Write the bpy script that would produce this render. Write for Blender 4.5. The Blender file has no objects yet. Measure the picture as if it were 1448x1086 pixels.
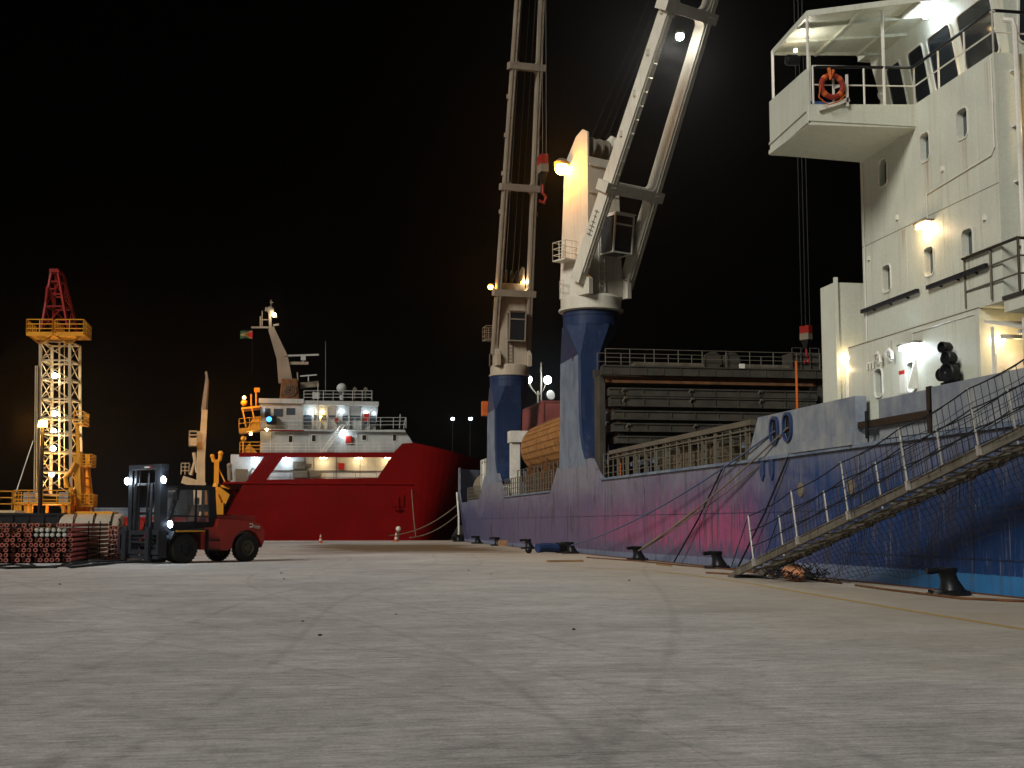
import bpy, bmesh, math, random
from mathutils import Vector, Matrix
random.seed(7)
R = math.radians
S = bpy.context.scene
COL = S.collection

# ------------------------------------------------------------------ camera
# world: +Y runs along the quay edge, +X points to the blue ship, z = 0 is the quay top, metres
F_PX, CXP, CYP, EYE = 1850.0, 724.0, 543.0, 1.65
PITCH = math.atan(197 / F_PX)
YAW = math.atan(324 / F_PX * math.cos(PITCH))
cam = bpy.data.cameras.new('camera')
cam.sensor_width = 36.0
cam.lens = 36.0 * F_PX / 1448.0
cam.clip_start, cam.clip_end = 0.1, 9000
camo = bpy.data.objects.new('camera', cam)
camo.location = (0, 0, EYE)
camo.rotation_euler = (R(90) + PITCH, 0, -YAW)
COL.objects.link(camo)
S.camera = camo

# ------------------------------------------------------------------ sky, main light, exposure (night)
W = bpy.data.worlds.new('World'); S.world = W; W.use_nodes = True
nt = W.node_tree; bg = nt.nodes['Background']
sky = nt.nodes.new('ShaderNodeTexSky'); sky.sky_type = 'NISHITA'; sky.sun_disc = False
SUN_DIR = Vector((0.67, 0.565, -0.475)).normalized()      # the way the light travels
sky.sun_elevation = R(-9); sky.sun_rotation = math.atan2(-SUN_DIR.x, -SUN_DIR.y)
nt.links.new(sky.outputs[0], bg.inputs[0]); bg.inputs[1].default_value = 0.02
sun = bpy.data.lights.new('quay_light', 'SUN'); sun.energy = 2.7; sun.angle = R(18); sun.color = (1.0, 0.965, 0.9)
suno = bpy.data.objects.new('quay_light', sun); COL.objects.link(suno)
suno.rotation_euler = SUN_DIR.to_track_quat('-Z', 'Y').to_euler()
S.view_settings.view_transform = 'Standard'; S.view_settings.look = 'None'
S.view_settings.exposure = 0; S.view_settings.gamma = 1
S.cycles.use_denoising = True
S.cycles.max_bounces = 6
S.cycles.sample_clamp_indirect = 4

# ------------------------------------------------------------------ measuring: photograph pixel -> point on a known plane
def ray(px, py):
    x = (px - CXP) / F_PX; u = (CYP - py) / F_PX
    f = math.cos(PITCH) - u * math.sin(PITCH); z = math.sin(PITCH) + u * math.cos(PITCH)
    return (x * math.cos(YAW) + f * math.sin(YAW), f * math.cos(YAW) - x * math.sin(YAW), z)
def on_x(px, py, X):
    r = ray(px, py); t = X / r[0]; return (r[1] * t, EYE + r[2] * t)
def on_y(px, py, Y):
    r = ray(px, py); t = Y / r[1]; return (r[0] * t, EYE + r[2] * t)
def on_g(px, py, z=0.0):
    r = ray(px, py); t = (z - EYE) / r[2]; return (r[0] * t, r[1] * t)

# ------------------------------------------------------------------ materials
def new_mat(name):
    m = bpy.data.materials.new(name); m.use_nodes = True
    return m, m.node_tree, m.node_tree.nodes['Principled BSDF']
def nd(t, kind, **kw):
    n = t.nodes.new(kind)
    for k, v in kw.items(): setattr(n, k, v)
    return n
def ramp(t, fac, stops):
    n = nd(t, 'ShaderNodeValToRGB'); e = n.color_ramp.elements
    while len(e) < len(stops): e.new(0.5)
    for q, (p, c) in zip(e, stops):
        q.position = p; q.color = (c, c, c, 1) if not hasattr(c, '__len__') else (*c[:3], 1)
    t.links.new(fac, n.inputs[0]); return n.outputs[0]
def mixc(t, fac, a, b, mode='MIX'):
    n = nd(t, 'ShaderNodeMix', data_type='RGBA', blend_type=mode)
    for s, v in ((n.inputs[0], fac), (n.inputs[6], a), (n.inputs[7], b)):
        if hasattr(v, 'is_linked') or hasattr(v, 'node'): t.links.new(v, s)
        elif hasattr(v, '__len__'): s.default_value = (*v[:3], 1)
        else: s.default_value = v
    return n.outputs[2]
def maths(t, op, a, b=None):
    n = nd(t, 'ShaderNodeMath', operation=op)
    for s, v in ((n.inputs[0], a), (n.inputs[1], b)):
        if v is None: continue
        if hasattr(v, 'node'): t.links.new(v, s)
        else: s.default_value = v
    return n.outputs[0]
def coords(t, world=True, scale=(1, 1, 1), rot=(0, 0, 0)):
    src = nd(t, 'ShaderNodeNewGeometry').outputs['Position'] if world else nd(t, 'ShaderNodeTexCoord').outputs['Object']
    mp = nd(t, 'ShaderNodeMapping'); mp.inputs['Scale'].default_value = scale; mp.inputs['Rotation'].default_value = rot
    t.links.new(src, mp.inputs[0]); return mp.outputs[0]
def noise(t, vec, scale, detail=4, rough=0.6, dist=0.0):
    n = nd(t, 'ShaderNodeTexNoise'); n.inputs['Scale'].default_value = scale; n.inputs['Detail'].default_value = detail
    n.inputs['Roughness'].default_value = rough; n.inputs['Distortion'].default_value = dist
    t.links.new(vec, n.inputs['Vector']); return n.outputs['Fac']
def bump(t, b, h, strength, dist=0.02):
    n = nd(t, 'ShaderNodeBump'); n.inputs['Strength'].default_value = strength; n.inputs['Distance'].default_value = dist
    t.links.new(h, n.inputs['Height']); t.links.new(n.outputs[0], b.inputs['Normal'])
def paint(name, col, col2=None, rough=0.5, metal=0.0, streak=0.25, streak_col=(0.16, 0.09, 0.05), scale=0.8, bmp=0.08, spec=0.2):
    """weathered coat: broad mottling, vertical run-off streaks, fine grain"""
    m, t, b = new_mat(name)
    col2 = col2 or tuple(c * 0.72 for c in col)
    c = mixc(t, ramp(t, noise(t, coords(t), scale, 5), [(0.35, 0), (0.7, 1)]), col, col2)
    if streak > 0:
        st = noise(t, coords(t, scale=(3.2, 3.2, 0.16)), 1.6, 6, 0.65)
        c = mixc(t, ramp(t, st, [(0.52, 0), (0.78, streak)]), c, streak_col)
    g = noise(t, coords(t), 14, 3)
    c = mixc(t, 0.16, c, ramp(t, g, [(0.3, 0.25), (0.7, 1.0)]), 'MULTIPLY')
    t.links.new(c, b.inputs['Base Color'])
    t.links.new(ramp(t, g, [(0.2, max(0.05, rough - 0.12)), (0.8, min(1, rough + 0.12))]), b.inputs['Roughness'])
    b.inputs['Metallic'].default_value = metal; b.inputs['Specular IOR Level'].default_value = spec
    if bmp: bump(t, b, noise(t, coords(t), 3.0, 6), bmp, 0.03)
    return m
def lamp_mat(name, col, strength):
    m, t, b = new_mat(name)
    b.inputs['Base Color'].default_value = (*col, 1)
    b.inputs['Emission Color'].default_value = (*col, 1); b.inputs['Emission Strength'].default_value = strength
    return m
def glass_mat(name, col=(0.012, 0.014, 0.016), rough=0.08):
    m, t, b = new_mat(name)
    n = noise(t, coords(t), 1.5, 3)
    t.links.new(mixc(t, n, col, tuple(c * 2.2 for c in col)), b.inputs['Base Color'])
    b.inputs['Roughness'].default_value = rough; b.inputs['Specular IOR Level'].default_value = 0.6
    return m
M = {}
M['white'] = paint('white_ship_paint', (0.58, 0.60, 0.50), (0.51, 0.525, 0.44), 0.45, streak=0.45, streak_col=(0.34, 0.25, 0.15), scale=0.5, bmp=0.05)
M['crane_beige_lit'] = paint('lamplit_beige_paint', (0.42, 0.36, 0.27), (0.33, 0.28, 0.21), 0.55, streak=0.45, streak_col=(0.16, 0.09, 0.04), scale=0.6)  # lighter copy of the far crane's beige, paints the light on its tower
M['white_trim'] = paint('white_trim_paint', (0.72, 0.70, 0.62), rough=0.4, streak=0.1, bmp=0)
M['crane_white'] = paint('crane_cream_paint', (0.62, 0.59, 0.49), (0.52, 0.49, 0.40), 0.5, streak=0.4, streak_col=(0.22, 0.13, 0.06), scale=0.6)
M['crane_beige'] = paint('dimmed_beige_paint', (0.28, 0.235, 0.175), (0.21, 0.17, 0.125), 0.55, streak=0.45, streak_col=(0.1, 0.06, 0.03), scale=0.6)  # darker beige: the far crane's weaker light put into its colour
M['ped_blue'] = paint('deep_blue_paint', (0.013, 0.028, 0.075), (0.009, 0.02, 0.055), 0.5, streak=0.3, streak_col=(0.12, 0.14, 0.22))
M['blue_dark'] = paint('navy_paint', (0.02, 0.045, 0.13), rough=0.45, streak=0.2, streak_col=(0.1, 0.12, 0.2))
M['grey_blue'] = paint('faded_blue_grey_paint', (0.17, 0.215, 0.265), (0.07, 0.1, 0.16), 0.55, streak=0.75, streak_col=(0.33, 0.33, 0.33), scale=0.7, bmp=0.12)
M['bulwark'] = paint('bleached_bulwark_paint', (0.27, 0.285, 0.285), (0.12, 0.145, 0.195), 0.6, streak=0.7, streak_col=(0.11, 0.12, 0.16), scale=0.9, bmp=0.15)
M['deck'] = paint('dark_deck_paint', (0.05, 0.045, 0.04), rough=0.8, streak=0)
M['hatch'] = paint('grimy_hatch_steel', (0.065, 0.061, 0.049), (0.034, 0.031, 0.025), 0.6, streak=0.5, streak_col=(0.09, 0.042, 0.016), scale=0.9, bmp=0.15)
M['rust'] = paint('rusty_steel', (0.17, 0.07, 0.025), (0.06, 0.035, 0.02), 0.8, streak=0.3, scale=2.0, bmp=0.2)
M['rail_grey'] = paint('weathered_rail_paint', (0.13, 0.115, 0.085), rough=0.6, streak=0.5, streak_col=(0.1, 0.05, 0.02))
M['black'] = paint('black_steel', (0.009, 0.01, 0.011), rough=0.4, streak=0, streak_col=(0.06, 0.05, 0.05))
M['rubber'] = paint('tyre_rubber', (0.016, 0.016, 0.016), rough=0.75, streak=0)
M['mast_steel'] = paint('dark_grey_truck_steel', (0.018, 0.021, 0.026), rough=0.4, streak=0.1, streak_col=(0.08, 0.08, 0.08))
M['truck_red'] = paint('forklift_red_paint', (0.42, 0.03, 0.014), (0.33, 0.024, 0.012), 0.35, streak=0.12, streak_col=(0.08, 0.03, 0.02), bmp=0.02, spec=0.5)
M['hull_red'] = paint('red_hull_paint', (0.19, 0.003, 0.003), (0.13, 0.002, 0.002), 0.6, streak=0.45, streak_col=(0.07, 0.006, 0.006), scale=0.25, spec=0.06)
M['far_white'] = paint('supply_ship_white', (0.43, 0.45, 0.43), rough=0.5, streak=0.4, streak_col=(0.2, 0.17, 0.13))
M['far_yellow'] = paint('yellow_and_lamplit_paint', (0.72, 0.34, 0.03), (0.6, 0.25, 0.02), 0.5, streak=0.3, streak_col=(0.2, 0.09, 0.02))  # yellow machinery; on the supply ship's wing it paints orange lamplight
M['rig_white'] = paint('rig_cream_paint', (0.55, 0.45, 0.28), rough=0.5, streak=0.3)
M['rig_red'] = paint('rig_red_paint', (0.26, 0.016, 0.012), rough=0.5, streak=0.2)
M['orange'] = paint('orange_paint', (0.55, 0.12, 0.02), rough=0.55, streak=0.2)
M['red'] = paint('bright_red_paint', (0.4, 0.022, 0.016), rough=0.5, streak=0.1)
M['wood'] = paint('raw_timber', (0.33, 0.20, 0.10), (0.22, 0.13, 0.07), 0.8, streak=0.4, streak_col=(0.12, 0.07, 0.04), scale=3)
M['crate_wood'] = paint('weathered_crate_boards', (0.15, 0.11, 0.065), (0.085, 0.062, 0.038), 0.8, streak=0.5, streak_col=(0.08, 0.05, 0.03), scale=2)
M['gang'] = paint('gangway_aluminium', (0.17, 0.155, 0.125), (0.10, 0.09, 0.07), 0.5, metal=0.3, streak=0.6, streak_col=(0.08, 0.06, 0.04), scale=2)
M['galv'] = paint('galvanised_tube', (0.5, 0.48, 0.44), rough=0.35, metal=0.6, streak=0.2)
M['rope_pale'] = paint('pale_mooring_rope', (0.2, 0.165, 0.115), rough=0.9, streak=0, bmp=0.3)
M['rope_blue'] = paint('blue_grey_rope', (0.09, 0.12, 0.2), rough=0.9, streak=0, bmp=0.3)
M['rope_dark'] = paint('black_net_cord', (0.018, 0.018, 0.02), rough=0.9, streak=0, bmp=0)
M['container'] = paint('maroon_container_paint', (0.25, 0.075, 0.065), rough=0.6, streak=0.3, streak_col=(0.1, 0.03, 0.03))
M['pipe_body'] = paint('red_primed_pipe', (0.33, 0.05, 0.045), (0.13, 0.03, 0.03), 0.6, streak=0, scale=1.5)
M['pipe_dark'] = paint('dark_pipe_body', (0.02, 0.012, 0.01), rough=0.55, streak=0, scale=1.5)  # dark body of the stacked pipes, all but the red flank
M['pipe_ring'] = paint('pipe_thread_ring', (0.4, 0.12, 0.09), (0.2, 0.07, 0.055), 0.5, streak=0, scale=9)
M['pipe_cap'] = paint('white_pipe_cap', (0.42, 0.42, 0.37), rough=0.6, streak=0, scale=6)
M['glass'] = glass_mat('dark_window_glass')
M['pane'] = glass_mat('cabin_window_glass', (0.03, 0.04, 0.05), 0.12)
M['orange_red'] = paint('faded_lifebuoy_red', (0.27, 0.028, 0.015), rough=0.6, streak=0.2)
M['cone_white'] = paint('white_cone_band', (0.7, 0.68, 0.65), rough=0.6, streak=0)
M['pink'] = paint('dull_pink_paint', (0.3, 0.09, 0.2), rough=0.6, streak=0.3)
M['lamp_cold'] = lamp_mat('cold_lamp_glass', (0.78, 0.9, 1.0), 30)
M['lamp_warm'] = lamp_mat('warm_lamp_glass', (1.0, 0.72, 0.38), 26)
M['lamp_sodium'] = lamp_mat('sodium_lamp_glass', (1.0, 0.50, 0.09), 60)
M['lamp_blue'] = lamp_mat('blue_screen_glass', (0.05, 0.35, 1.0), 3)

def ground_material():
    m, t, b = new_mat('worn_quay_concrete')
    P = coords(t)
    big = noise(t, P, 0.13, 6, 0.62, 0.6)
    mid = noise(t, coords(t, scale=(0.6, 0.75, 1), rot=(0, 0, R(9))), 0.8, 10, 0.72, 1.0)
    brush = noise(t, coords(t, scale=(1.3, 2.2, 1), rot=(0, 0, R(12))), 2.2, 12, 0.8, 1.2)
    brush2 = noise(t, coords(t, scale=(0.5, 7.0, 1), rot=(0, 0, R(66))), 2.2, 10, 0.78, 0.7)
    grit = noise(t, P, 28, 6, 0.8)
    c = mixc(t, ramp(t, big, [(0.38, 0), (0.62, 1)]), (0.52, 0.505, 0.485), (0.42, 0.41, 0.40))
    c = mixc(t, 0.9, c, ramp(t, mid, [(0.3, 0.72), (0.48, 0.95), (0.7, 1.2)]), 'MULTIPLY')
    c = mixc(t, 0.9, c, ramp(t, brush, [(0.3, 0.5), (0.48, 0.97), (0.68, 1.3)]), 'MULTIPLY')
    c = mixc(t, 0.7, c, ramp(t, brush2, [(0.34, 0.42), (0.5, 1.0), (0.70, 1.4)]), 'MULTIPLY')
    c = mixc(t, 0.7, c, ramp(t, grit, [(0.3, 0.5), (0.52, 1.0), (0.72, 1.4)]), 'MULTIPLY')
    oil = noise(t, coords(t, scale=(1, 0.7, 1)), 0.45, 6, 0.7, 0.8)
    c = mixc(t, ramp(t, oil, [(0.60, 0), (0.72, 0.55)]), c, (0.17, 0.16, 0.15))
    spk = noise(t, P, 5.5, 5, 0.75)
    c = mixc(t, ramp(t, spk, [(0.70, 0), (0.74, 0.75)]), c, (0.06, 0.055, 0.05))
    sep = nd(t, 'ShaderNodeSeparateXYZ'); t.links.new(P, sep.inputs[0])
    # earthy traffic dirt along the berth, and the dark brown spill patch far down the quay
    xx = maths(t, 'ADD', sep.outputs[0], maths(t, 'MULTIPLY', maths(t, 'SUBTRACT', noise(t, P, 0.22, 5), 0.5), 9.0))
    berth = ramp(t, maths(t, 'DIVIDE', xx, 20.0), [(0.30, 0), (0.66, 0.8)])
    c = mixc(t, berth, c, mixc(t, mid, (0.27, 0.225, 0.16), (0.45, 0.39, 0.30)))
    yy = maths(t, 'ADD', sep.outputs[1], maths(t, 'MULTIPLY', maths(t, 'SUBTRACT', noise(t, P, 0.3, 5), 0.5), 22.0))
    far = maths(t, 'MULTIPLY', ramp(t, maths(t, 'DIVIDE', yy, 130.0), [(0.54, 0), (0.62, 1), (0.76, 1), (0.86, 0)]),
                ramp(t, maths(t, 'DIVIDE', xx, 20.0), [(0.02, 0), (0.2, 1), (0.62, 1), (0.72, 0)]))
    c = mixc(t, maths(t, 'MULTIPLY', far, 0.95), c, mixc(t, brush, (0.1, 0.065, 0.03), (0.19, 0.125, 0.06)))
    # pale scuffs
    sc = noise(t, coords(t, scale=(0.9, 1.8, 1), rot=(0, 0, R(5))), 0.7, 12, 0.82, 1.2)
    c = mixc(t, ramp(t, sc, [(0.58, 0), (0.70, 0.5)]), c, (0.5, 0.475, 0.45))
    # dark tyre tracks sweeping along and across the quay
    brk = ramp(t, noise(t, coords(t, scale=(1.4, 0.35, 1)), 1.1, 8, 0.75), [(0.40, 0.1), (0.6, 1)])
    for (a0, k, q, amp, wid) in ((-6.0, 0.21, 0.05, 0.8, 0.16), (-4.0, 0.21, 0.05, 0.8, 0.16), (1.2, -0.02, 0.04, 1.4, 0.14), (3.1, -0.02, 0.04, 1.4, 0.14), (-1.5, 0.33, 0.03, 1.0, 0.2), (6.5, -0.42, 0.06, 0.6, 0.17), (8.6, -0.42, 0.06, 0.6, 0.17), (-12, 0.12, 0.07, 0.5, 0.2)):
        fx = maths(t, 'ADD', maths(t, 'MULTIPLY', sep.outputs[1], k), a0)
        fx = maths(t, 'ADD', fx, maths(t, 'MULTIPLY', maths(t, 'SINE', maths(t, 'MULTIPLY', sep.outputs[1], q * 3)), amp))
        dd = maths(t, 'ABSOLUTE', maths(t, 'SUBTRACT', maths(t, 'ADD', sep.outputs[0], maths(t, 'MULTIPLY', maths(t, 'SUBTRACT', brush, 0.5), 0.25)), fx))
        tr = ramp(t, maths(t, 'DIVIDE', dd, wid), [(0.15, 0.3), (0.65, 0)])
        c = mixc(t, maths(t, 'MULTIPLY', tr, brk), c, (0.16, 0.155, 0.15))
    # sawn joints, 5 m apart
    jn = []
    for ax, step in ((0, 6.0), (1, 6.0)):
        w = maths(t, 'ADD', sep.outputs[ax], maths(t, 'MULTIPLY', maths(t, 'SUBTRACT', grit, 0.5), 0.012))
        fr = maths(t, 'ABSOLUTE', maths(t, 'SUBTRACT', maths(t, 'FRACT', maths(t, 'DIVIDE', w, step)), 0.5))
        jn.append(maths(t, 'LESS_THAN', fr, 0.0016))
    j = maths(t, 'MAXIMUM', jn[0], jn[1])
    c = mixc(t, maths(t, 'MULTIPLY', j, 0.22), c, (0.1, 0.09, 0.08))
    t.links.new(c, b.inputs['Base Color'])
    t.links.new(ramp(t, brush, [(0.3, 0.68), (0.7, 0.92)]), b.inputs['Roughness'])
    b.inputs['Specular IOR Level'].default_value = 0.25
    h = maths(t, 'ADD', maths(t, 'MULTIPLY', brush, 0.7), maths(t, 'MULTIPLY', grit, 0.35))
    bump(t, b, h, 0.35, 0.02)
    return m
M['ground'] = ground_material()

def hull_material():
    m, t, b = new_mat('worn_blue_hull_paint')
    P = coords(t)
    sep = nd(t, 'ShaderNodeSeparateXYZ'); t.links.new(P, sep.inputs[0])
    Yc, Zc = sep.outputs[1], sep.outputs[2]
    cloud = noise(t, coords(t, scale=(0.2, 0.2, 0.45)), 1.0, 6, 0.62, 0.6)
    streak = noise(t, coords(t, scale=(2.4, 2.4, 0.12)), 1.3, 7, 0.68)
    fine = noise(t, coords(t, scale=(9, 9, 0.5)), 1.2, 5, 0.7)
    yw = maths(t, 'ADD', Yc, maths(t, 'MULTIPLY', maths(t, 'SUBTRACT', cloud, 0.5), 14))
    c = mixc(t, ramp(t, maths(t, 'DIVIDE', yw, 130), [(0.29, 0), (0.40, 1)]), (0.007, 0.036, 0.125), (0.108, 0.088, 0.152))  # near end's deep blue: part paint, part shade put into the colour
    c = mixc(t, ramp(t, maths(t, 'DIVIDE', yw, 130), [(0.70, 0), (0.95, 1)]), c, (0.035, 0.05, 0.12))
    # bare, bleached upper strakes
    zw = maths(t, 'ADD', Zc, maths(t, 'MULTIPLY', maths(t, 'SUBTRACT', streak, 0.5), 3.4))
    zw = maths(t, 'ADD', zw, maths(t, 'MULTIPLY', maths(t, 'SUBTRACT', cloud, 0.5), 3.6))
    c = mixc(t, ramp(t, maths(t, 'DIVIDE', zw, 8.0), [(0.31, 0), (0.58, 0.75)]), c, (0.21, 0.22, 0.25))
    # magenta touch-up patch with brushed edges
    yp = maths(t, 'ADD', Yc, maths(t, 'MULTIPLY', maths(t, 'SUBTRACT', fine, 0.5), 6))
    zp = maths(t, 'ADD', Zc, maths(t, 'MULTIPLY', maths(t, 'SUBTRACT', streak, 0.5), 3.6))
    pk = maths(t, 'MULTIPLY', ramp(t, maths(t, 'DIVIDE', yp, 130), [(0.335, 0), (0.355, 0.8), (0.42, 0.8), (0.58, 0)]),
               ramp(t, maths(t, 'DIVIDE', zp, 8), [(0.085, 0), (0.10, 1), (0.25, 0.85), (0.285, 0.3), (0.45, 0)]))
    c = mixc(t, maths(t, 'MULTIPLY', pk, ramp(t, cloud, [(0.32, 0.35), (0.5, 0.95)])), c, mixc(t, fine, (0.5, 0.055, 0.16), (0.24, 0.06, 0.14)))
    # dark and pale run-off, scrapes and rust
    c = mixc(t, ramp(t, streak, [(0.52, 0), (0.68, 0.75)]), c, mixc(t, cloud, (0.02, 0.02, 0.03), (0.07, 0.06, 0.055)))
    c = mixc(t, ramp(t, fine, [(0.57, 0), (0.70, 0.6)]), c, (0.25, 0.245, 0.28))
    c = mixc(t, ramp(t, noise(t, coords(t, scale=(1, 1, 0.35)), 9, 5, 0.75), [(0.66, 0), (0.71, 0.75)]), c, (0.30, 0.30, 0.35))
    c = mixc(t, ramp(t, noise(t, coords(t, scale=(0.5, 0.5, 0.2)), 1.7, 6, 0.7), [(0.56, 0), (0.70, 0.8)]), c, (0.05, 0.042, 0.03))
    diag = noise(t, coords(t, scale=(0.4, 3.0, 0.5), rot=(R(38), 0, 0)), 0.9, 6, 0.7)
    c = mixc(t, ramp(t, diag, [(0.58, 0), (0.70, 0.55)]), c, (0.03, 0.032, 0.045))
    # boot-topping: pale blue band along the waterline
    zb = maths(t, 'ADD', Zc, maths(t, 'MULTIPLY', maths(t, 'SUBTRACT', fine, 0.5), 0.12))
    fade = mixc(t, ramp(t, maths(t, 'DIVIDE', yw, 130), [(0.24, 0), (0.3, 1)]), (0.03, 0.16, 0.36), (0.16, 0.19, 0.27))
    lim = maths(t, 'SUBTRACT', 0.42, maths(t, 'MULTIPLY', ramp(t, maths(t, 'DIVIDE', Yc, 130), [(0.26, 0), (0.5, 1)]), 0.2))
    c = mixc(t, maths(t, 'MULTIPLY', maths(t, 'LESS_THAN', zb, lim), 0.9), c, mixc(t, ramp(t, streak, [(0.5, 0), (0.7, 0.7)]), fade, (0.06, 0.06, 0.06)))
    t.links.new(c, b.inputs['Base Color'])
    t.links.new(ramp(t, fine, [(0.3, 0.42), (0.7, 0.65)]), b.inputs['Roughness'])
    b.inputs['Specular IOR Level'].default_value = 0.18
    dent = noise(t, coords(t, scale=(0.3, 0.55, 0.6)), 1.1, 3)
    bump(t, b, maths(t, 'ADD', maths(t, 'MULTIPLY', dent, 1.6), maths(t, 'MULTIPLY', streak, 0.25)), 0.3, 0.12)
    return m
M['hull'] = hull_material()

def water_material():
    m, t, b = new_mat('night_river_water')
    b.inputs['Base Color'].default_value = (0.004, 0.006, 0.007, 1); b.inputs['Roughness'].default_value = 0.12
    bump(t, b, noise(t, coords(t), 0.8, 5), 0.35, 0.2)
    return m
M['water'] = water_material()
def line_material():
    m, t, b = new_mat('worn_yellow_line')
    n = noise(t, coords(t), 5, 6, 0.75)
    t.links.new(mixc(t, ramp(t, n, [(0.45, 0), (0.66, 1)]), (0.42, 0.27, 0.05), (0.3, 0.235, 0.13)), b.inputs['Base Color'])
    b.inputs['Roughness'].default_value = 0.85
    return m
M['line'] = line_material()

# ------------------------------------------------------------------ mesh builder
class MB:
    def __init__(s): s.v = []; s.f = []; s.m = []; s.cur = 0
    def mat(s, i): s.cur = i; return s
    def add(s, vs, fs):
        o = len(s.v); s.v += [tuple(p) for p in vs]
        for f in fs: s.f.append([o + i for i in f]); s.m.append(s.cur)
        return s
    def hexa(s, p):                                       # 4 bottom points, 4 top points
        return s.add(p, [(3, 2, 1, 0), (4, 5, 6, 7), (0, 1, 5, 4), (1, 2, 6, 5), (2, 3, 7, 6), (3, 0, 4, 7)])
    def box(s, x0, x1, y0, y1, z0, z1):
        return s.hexa([(x0, y0, z0), (x1, y0, z0), (x1, y1, z0), (x0, y1, z0), (x0, y0, z1), (x1, y0, z1), (x1, y1, z1), (x0, y1, z1)])
    def beam(s, a, b, w, h, up=(0, 0, 1), w2=None, h2=None):   # box from a to b, w across, h along up
        a, b = Vector(a), Vector(b); d = (b - a).normalized(); up = Vector(up)
        x = d.cross(up)
        if x.length < 1e-4: x = d.cross(Vector((1, 0, 0)))
        x.normalize(); u = x.cross(d).normalized(); w2 = w if w2 is None else w2; h2 = h if h2 is None else h2
        q = []
        for c, ww, hh in ((a, w, h), (b, w2, h2)):
            q += [c - x * ww / 2 - u * hh / 2, c + x * ww / 2 - u * hh / 2, c + x * ww / 2 + u * hh / 2, c - x * ww / 2 + u * hh / 2]
        return s.hexa(q)
    def tube(s, a, b, r, n=8, r2=None, caps=True):
        a, b = Vector(a), Vector(b); d = b - a
        if d.length < 1e-6: return s
        d.normalize(); x = d.orthogonal().normalized(); y = d.cross(x); r2 = r if r2 is None else r2
        q = []
        for c, rr in ((a, r), (b, r2)):
            for i in range(n):
                k = 2 * math.pi * i / n; q.append(c + (x * math.cos(k) + y * math.sin(k)) * rr)
        fs = [(i, (i + 1) % n, n + (i + 1) % n, n + i) for i in range(n)]
        if caps: fs += [tuple(range(n - 1, -1, -1)), tuple(range(n, 2 * n))]
        return s.add(q, fs)
    def path(s, pts, r, n=6):
        pts = [Vector(p) for p in pts]; q = []; fs = []
        x = None
        for i, p in enumerate(pts):
            d = (pts[min(i + 1, len(pts) - 1)] - pts[max(i - 1, 0)]).normalized()
            if x is None: x = d.orthogonal().normalized()
            x = (x - d * x.dot(d))
            x = x.normalized() if x.length > 1e-5 else d.orthogonal().normalized()
            y = d.cross(x)
            for k in range(n):
                a = 2 * math.pi * k / n; q.append(p + (x * math.cos(a) + y * math.sin(a)) * r)
        for i in range(len(pts) - 1):
            for k in range(n):
                fs.append((i * n + k, i * n + (k + 1) % n, (i + 1) * n + (k + 1) % n, (i + 1) * n + k))
        fs += [tuple(range(n - 1, -1, -1)), tuple(range((len(pts) - 1) * n, len(pts) * n))]
        return s.add(q, fs)
    def lathe(s, prof, c=(0, 0, 0), axis=(0, 0, 1), n=20, caps=True):   # prof: (radius, height along axis)
        c = Vector(c); d = Vector(axis).normalized(); x = d.orthogonal().normalized(); y = d.cross(x); q = []; fs = []
        for r, h in prof:
            for i in range(n):
                k = 2 * math.pi * i / n; q.append(c + d * h + (x * math.cos(k) + y * math.sin(k)) * r)
        for j in range(len(prof) - 1):
            for i in range(n): fs.append((j * n + i, j * n + (i + 1) % n, (j + 1) * n + (i + 1) % n, (j + 1) * n + i))
        if caps: fs += [tuple(range(n - 1, -1, -1)), tuple(range((len(prof) - 1) * n, len(prof) * n))]
        return s.add(q, fs)
    def ball(s, c, r, n=12, m=8, sz=1.0):
        return s.lathe([(max(1e-4, r * math.sin(math.pi * j / m)), -r * sz * math.cos(math.pi * j / m)) for j in range(m + 1)], c, n=n)
    def prism(s, pts, vec):
        n = len(pts); vec = Vector(vec); q = [Vector(p) for p in pts]; q += [p + vec for p in q]
        return s.add(q, [tuple(range(n)), tuple(range(2 * n - 1, n - 1, -1))] + [(i, n + i, n + (i + 1) % n, (i + 1) % n) for i in range(n)])
    def panel(s, outer, holes, fn, depth, dvec):          # flat plate with cut openings and reveals dvec*depth deep
        bm = bmesh.new(); es = []
        for loop in [outer] + holes:
            vs = [bm.verts.new((a, b, 0)) for a, b in loop]
            es += [bm.edges.new((vs[i], vs[(i + 1) % len(vs)])) for i in range(len(vs))]
        bmesh.ops.triangle_fill(bm, use_beauty=True, edges=es)
        bm.verts.index_update()
        s.add([fn(v.co.x, v.co.y) for v in bm.verts], [[v.index for v in f.verts] for f in bm.faces]); bm.free()
        dv = Vector(dvec) * depth
        for h in holes:
            q = [Vector(fn(a, b)) for a, b in h]; n = len(q)
            s.add(q + [p + dv for p in q], [(i, (i + 1) % n, n + (i + 1) % n, n + i) for i in range(n)])
        return s
    def ring(s, loop, fn, w, proud, dvec):                 # raised frame round an opening
        cx = sum(a for a, b in loop) / len(loop); cy = sum(b for a, b in loop) / len(loop); dv = Vector(dvec) * proud
        def grow(a, b):
            d = math.hypot(a - cx, b - cy); return (cx + (a - cx) * (d + w) / d, cy + (b - cy) * (d + w) / d)
        i0 = [Vector(fn(a, b)) for a, b in loop]; o0 = [Vector(fn(*grow(a, b))) for a, b in loop]; n = len(loop)
        q = i0 + o0 + [p + dv for p in i0] + [p + dv for p in o0]
        fs = []
        for i in range(n):
            j = (i + 1) % n
            fs += [(2 * n + i, 2 * n + j, 3 * n + j, 3 * n + i), (n + i, n + j, 3 * n + j, 3 * n + i), (i, j, 2 * n + j, 2 * n + i)]
        return s.add(q, fs)
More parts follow.
